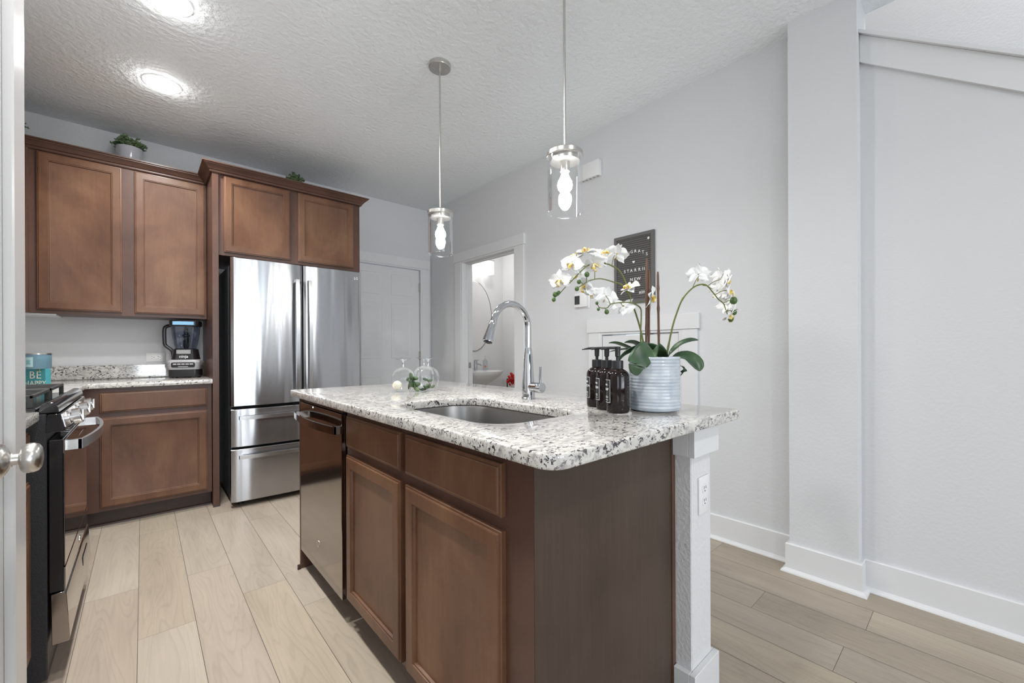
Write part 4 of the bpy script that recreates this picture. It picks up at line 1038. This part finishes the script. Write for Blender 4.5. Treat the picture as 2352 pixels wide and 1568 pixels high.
t = thing('door_chime', 'white rectangular door chime box with slots high on the right wall', 'door chime', (WX, 1.93, 2.39))
CT = wall_T(1.935, 2.452)
b = MB(); b.T = CT; b.box(-.10, .095, -.058, .058, .0005, .040, .004, 2); b.build('cover', 'plastic', t)
b = MB(); b.T = CT
for k in range(5): b.box(-.075 + k * .034, -.055 + k * .034, -.0588, -.0578, .008, .028)
b.build('speaker_slot', 'grey_plastic', t)

# ================================================================== POWDER ROOM
YS = 4.2
t = thing('wall_mirror', 'large oval frameless mirror above the powder room sink', 'mirror', (3.085, YS, 1.10))
def oval(a, c_, y): return [(3.085 + a * math.cos(2 * PI * k / 96), YS - y, 1.545 + c_ * math.sin(2 * PI * k / 96)) for k in range(96)]
b = MB(); b.rings([oval(.290, .440, .0005), oval(.290, .440, .006), oval(.282, .432, .009)], True, True, True); b.build('mirror_glass', 'mirror', t, angle=20)
b = MB(); b.rings([oval(.2915, .4415, .0002), oval(.294, .444, .007), oval(.2905, .4405, .0088)], True); b.build('mirror_edge', 'nickel', t)
t = thing('pedestal_sink', 'white wall-hung basin in the powder room beyond the doorway', 'sink', (3.03, 3.98, 0))
b = MB(); cxs, cys = 3.03, 3.975; rs = []
for rx, ry, z, dy in ((.10, .09, .0, .12), (.085, .075, .1, .12), (.08, .07, .60, .12), (.12, .12, .70, .09), (.20, .175, .765, .04), (.245, .21, .82, .01), (.262, .22, .858, 0), (.260, .218, .866, 0), (.235, .19, .866, -.01), (.21, .165, .84, -.01), (.17, .12, .80, -.01), (.05, .04, .79, -.01)):
    rx *= 1.15
    rs.append([(cxs + rx * math.cos(2 * PI * k / 48), min(YS - .002, cys + dy + ry * math.sin(2 * PI * k / 48)), z) for k in range(48)])
b.rings(rs, True, True, True); b.build('basin', 'ceramic', t, angle=50)
t = thing('faucet', 'small chrome basin faucet on the powder room sink', 'faucet', (3.06, 4.12, .866))
b = MB(); b.cyl((3.06, 4.115, .8662), (3.06, 4.115, .99), .020, n=20); b.build('body', 'chrome', t)
b = MB(); b.tube([(3.06, 4.11, .95), (3.06, 4.05, .945), (3.06, 3.99, .93)], [.010, .009, .008], 12); b.build('spout', 'chrome', t)
b = MB(); b.box(3.05, 3.07, 4.06, 4.135, .9905, 1.0, .002); b.build('lever', 'chrome', t)
sp_ = Vector((3.165, 4.06, .8665))
t = thing('soap_dispenser', 'clear pump soap dispenser with an orange print on the powder room sink', 'bottle', sp_)
b = MB(); b.lathe([(.028, 0), (.030, .004), (.030, .11), (.026, .125), (.012, .132)], sp_, n=24); b.build('bottle_body', thin_glass('cloudy_clear_plastic', (.85, .86, .87), .12, .6), t)
b = MB(); b.lathe([(.012, .132), (.014, .150), (.005, .152), (.005, .175), (.012, .178), (.001, .182)], sp_, n=16); b.tube([sp_ + Vector((0, 0, .178)), sp_ + Vector((-.02, -.03, .178))], .004, 8); b.build('pump', 'plastic', t)
b = MB(); b.lathe([(.012, 0), (.012, .001)], sp_ + Vector((-.019, -.024, .05)), (-.62, -.78, 0), 16); b.build('print', 'copper', t)
t = thing('vanity_light', 'three-shade vanity light glowing above the powder room mirror', 'wall light', (3.03, YS, 2.2))
b = MB(); b.box(2.86, 3.36, YS - .025, YS - .001, 2.215, 2.265, .003); b.box(2.86, 3.36, YS - .10, YS - .07, 2.245, 2.262, .003); b.build('backplate', 'nickel', t)
for x in (2.945, 3.11, 3.275):
    b = MB(); b.rings([[(x + a, YS - .085 + c_, z) for a, c_ in rrect(-.052, .052, -.048, .048, (.016,) * 4, 4)] for z in (2.075, 2.235)], True, True, True); b.build('glass_shade', 'shade_lit', t)
vl = bpy.data.lights.new('vanity_lamp', 'POINT'); vl.energy = 1.1; vl.color = WARM; vl.shadow_soft_size = .1
o = bpy.data.objects.new('vanity_lamp', vl); C.objects.link(o); o.location = (2.98, YS - .32, 2.10)
# red poinsettia in a wire stand
pf = Vector((3.43, 3.80, 0))
t = thing('wire_plant_stand', 'black wire stand on the powder room floor beside the sink', 'plant stand', pf)
b = MB()
for sx in (-.07, .07):
    for sy in (-.07, .07): b.box(pf.x + sx - .005, pf.x + sx + .005, pf.y + sy - .005, pf.y + sy + .005, 0, .765)
for z in (.12, .60, .755):
    for s in (-.07, .07):
        b.box(pf.x - .07, pf.x + .07, pf.y + s - .004, pf.y + s + .004, z, z + .009); b.box(pf.x + s - .004, pf.x + s + .004, pf.y - .07, pf.y + .07, z, z + .009)
b.box(pf.x - .07, pf.x + .07, pf.y - .07, pf.y + .07, .600, .606); b.build('frame', 'black', t)
rt = thing('red_flower_bunch', 'bunch of red silk flowers in the powder room beside the sink', 'flowers', pf + Vector((0, 0, .607)))
b = MB(); b.lathe([(.04, 0), (.055, .07), (.05, .07)], pf + Vector((0, 0, .607)), n=20); b.build('flower_pot', 'ceramic', rt)
b = MB()
for k in range(46):
    a = random.uniform(0, 2 * PI); r = random.uniform(0, .085); z = .70 + random.uniform(0, .12) * (1.2 - r / .085)
    d = Vector((math.cos(a), math.sin(a), random.uniform(.2, 1.2))).normalized()
    b.ball(pf + Vector((r * math.cos(a) - .07, r * math.sin(a) - .02, z)), .022, (.25, .7, 1.1), 8, d.to_track_quat('Z', 'Y').to_matrix())
b.build('petals', 'red', rt)

# ================================================================== PLANTS ON THE CABINETS
def bush(name, c, label, pot, rx, ry, h, zb, n, pr=.070, ph=.17, seed=1):
    c = Vector(c); t = thing(name, label, 'potted plant', c); rn = random.Random(seed)
    if pot:
        b = MB(); b.lathe([(pr * .86, 0), (pr * .92, .004), (pr, ph * .6), (pr, ph), (pr - .006, ph), (pr - .008, ph - .02)], c, n=36, cap1=True); b.build('pot', 'pot_grey', t, angle=50)
    st = MB(); lf = MB()
    for k in range(n):
        a = rn.uniform(0, 2 * PI); rr_ = rn.uniform(.2, 1); tip = c + Vector((rx * rr_ * math.cos(a), ry * rr_ * math.sin(a), zb + h * rn.uniform(.35, 1) * (1.15 - .75 * rr_)))
        root = c + Vector((.4 * pr * math.cos(a), .4 * pr * math.sin(a), zb * .92)); mid = (root + tip) / 2 + Vector((0, 0, h * .25))
        sp = smooth_path([root, mid, tip], 5); st.tube(sp, .0012, 5)
        for i in range(2, len(sp)):
            for s in range(3):
                d = Vector((rn.uniform(-1, 1), rn.uniform(-1, 1), rn.uniform(-.4, 1))).normalized(); ls = rn.uniform(.005, .009)
                lf.ball(sp[i] + d * ls, ls, (.25, .6, 1), 6, d.to_track_quat('Z', 'Y').to_matrix())
    st.build('stalks', 'stem', t); lf.build('foliage', 'herb', t)
bush('potted_plant', (-.066, 4.12, 2.4102), 'leafy green plant in a glossy grey pot on top of the upper cabinets', True, .105, .09, .13, .165, 75, .074, .185, 3)
bush('potted_plant', (1.034, 4.05, 2.4102), 'green plant with only its top showing above the refrigerator cabinet', True, .095, .08, .12, .185, 40, .055, .15, 5)
bush('potted_plant', (-.655, 4.10, 2.4102), 'dark sprig barely showing beside the white door above the corner cabinet', True, .10, .08, .12, .12, 18, .05, .12, 8)
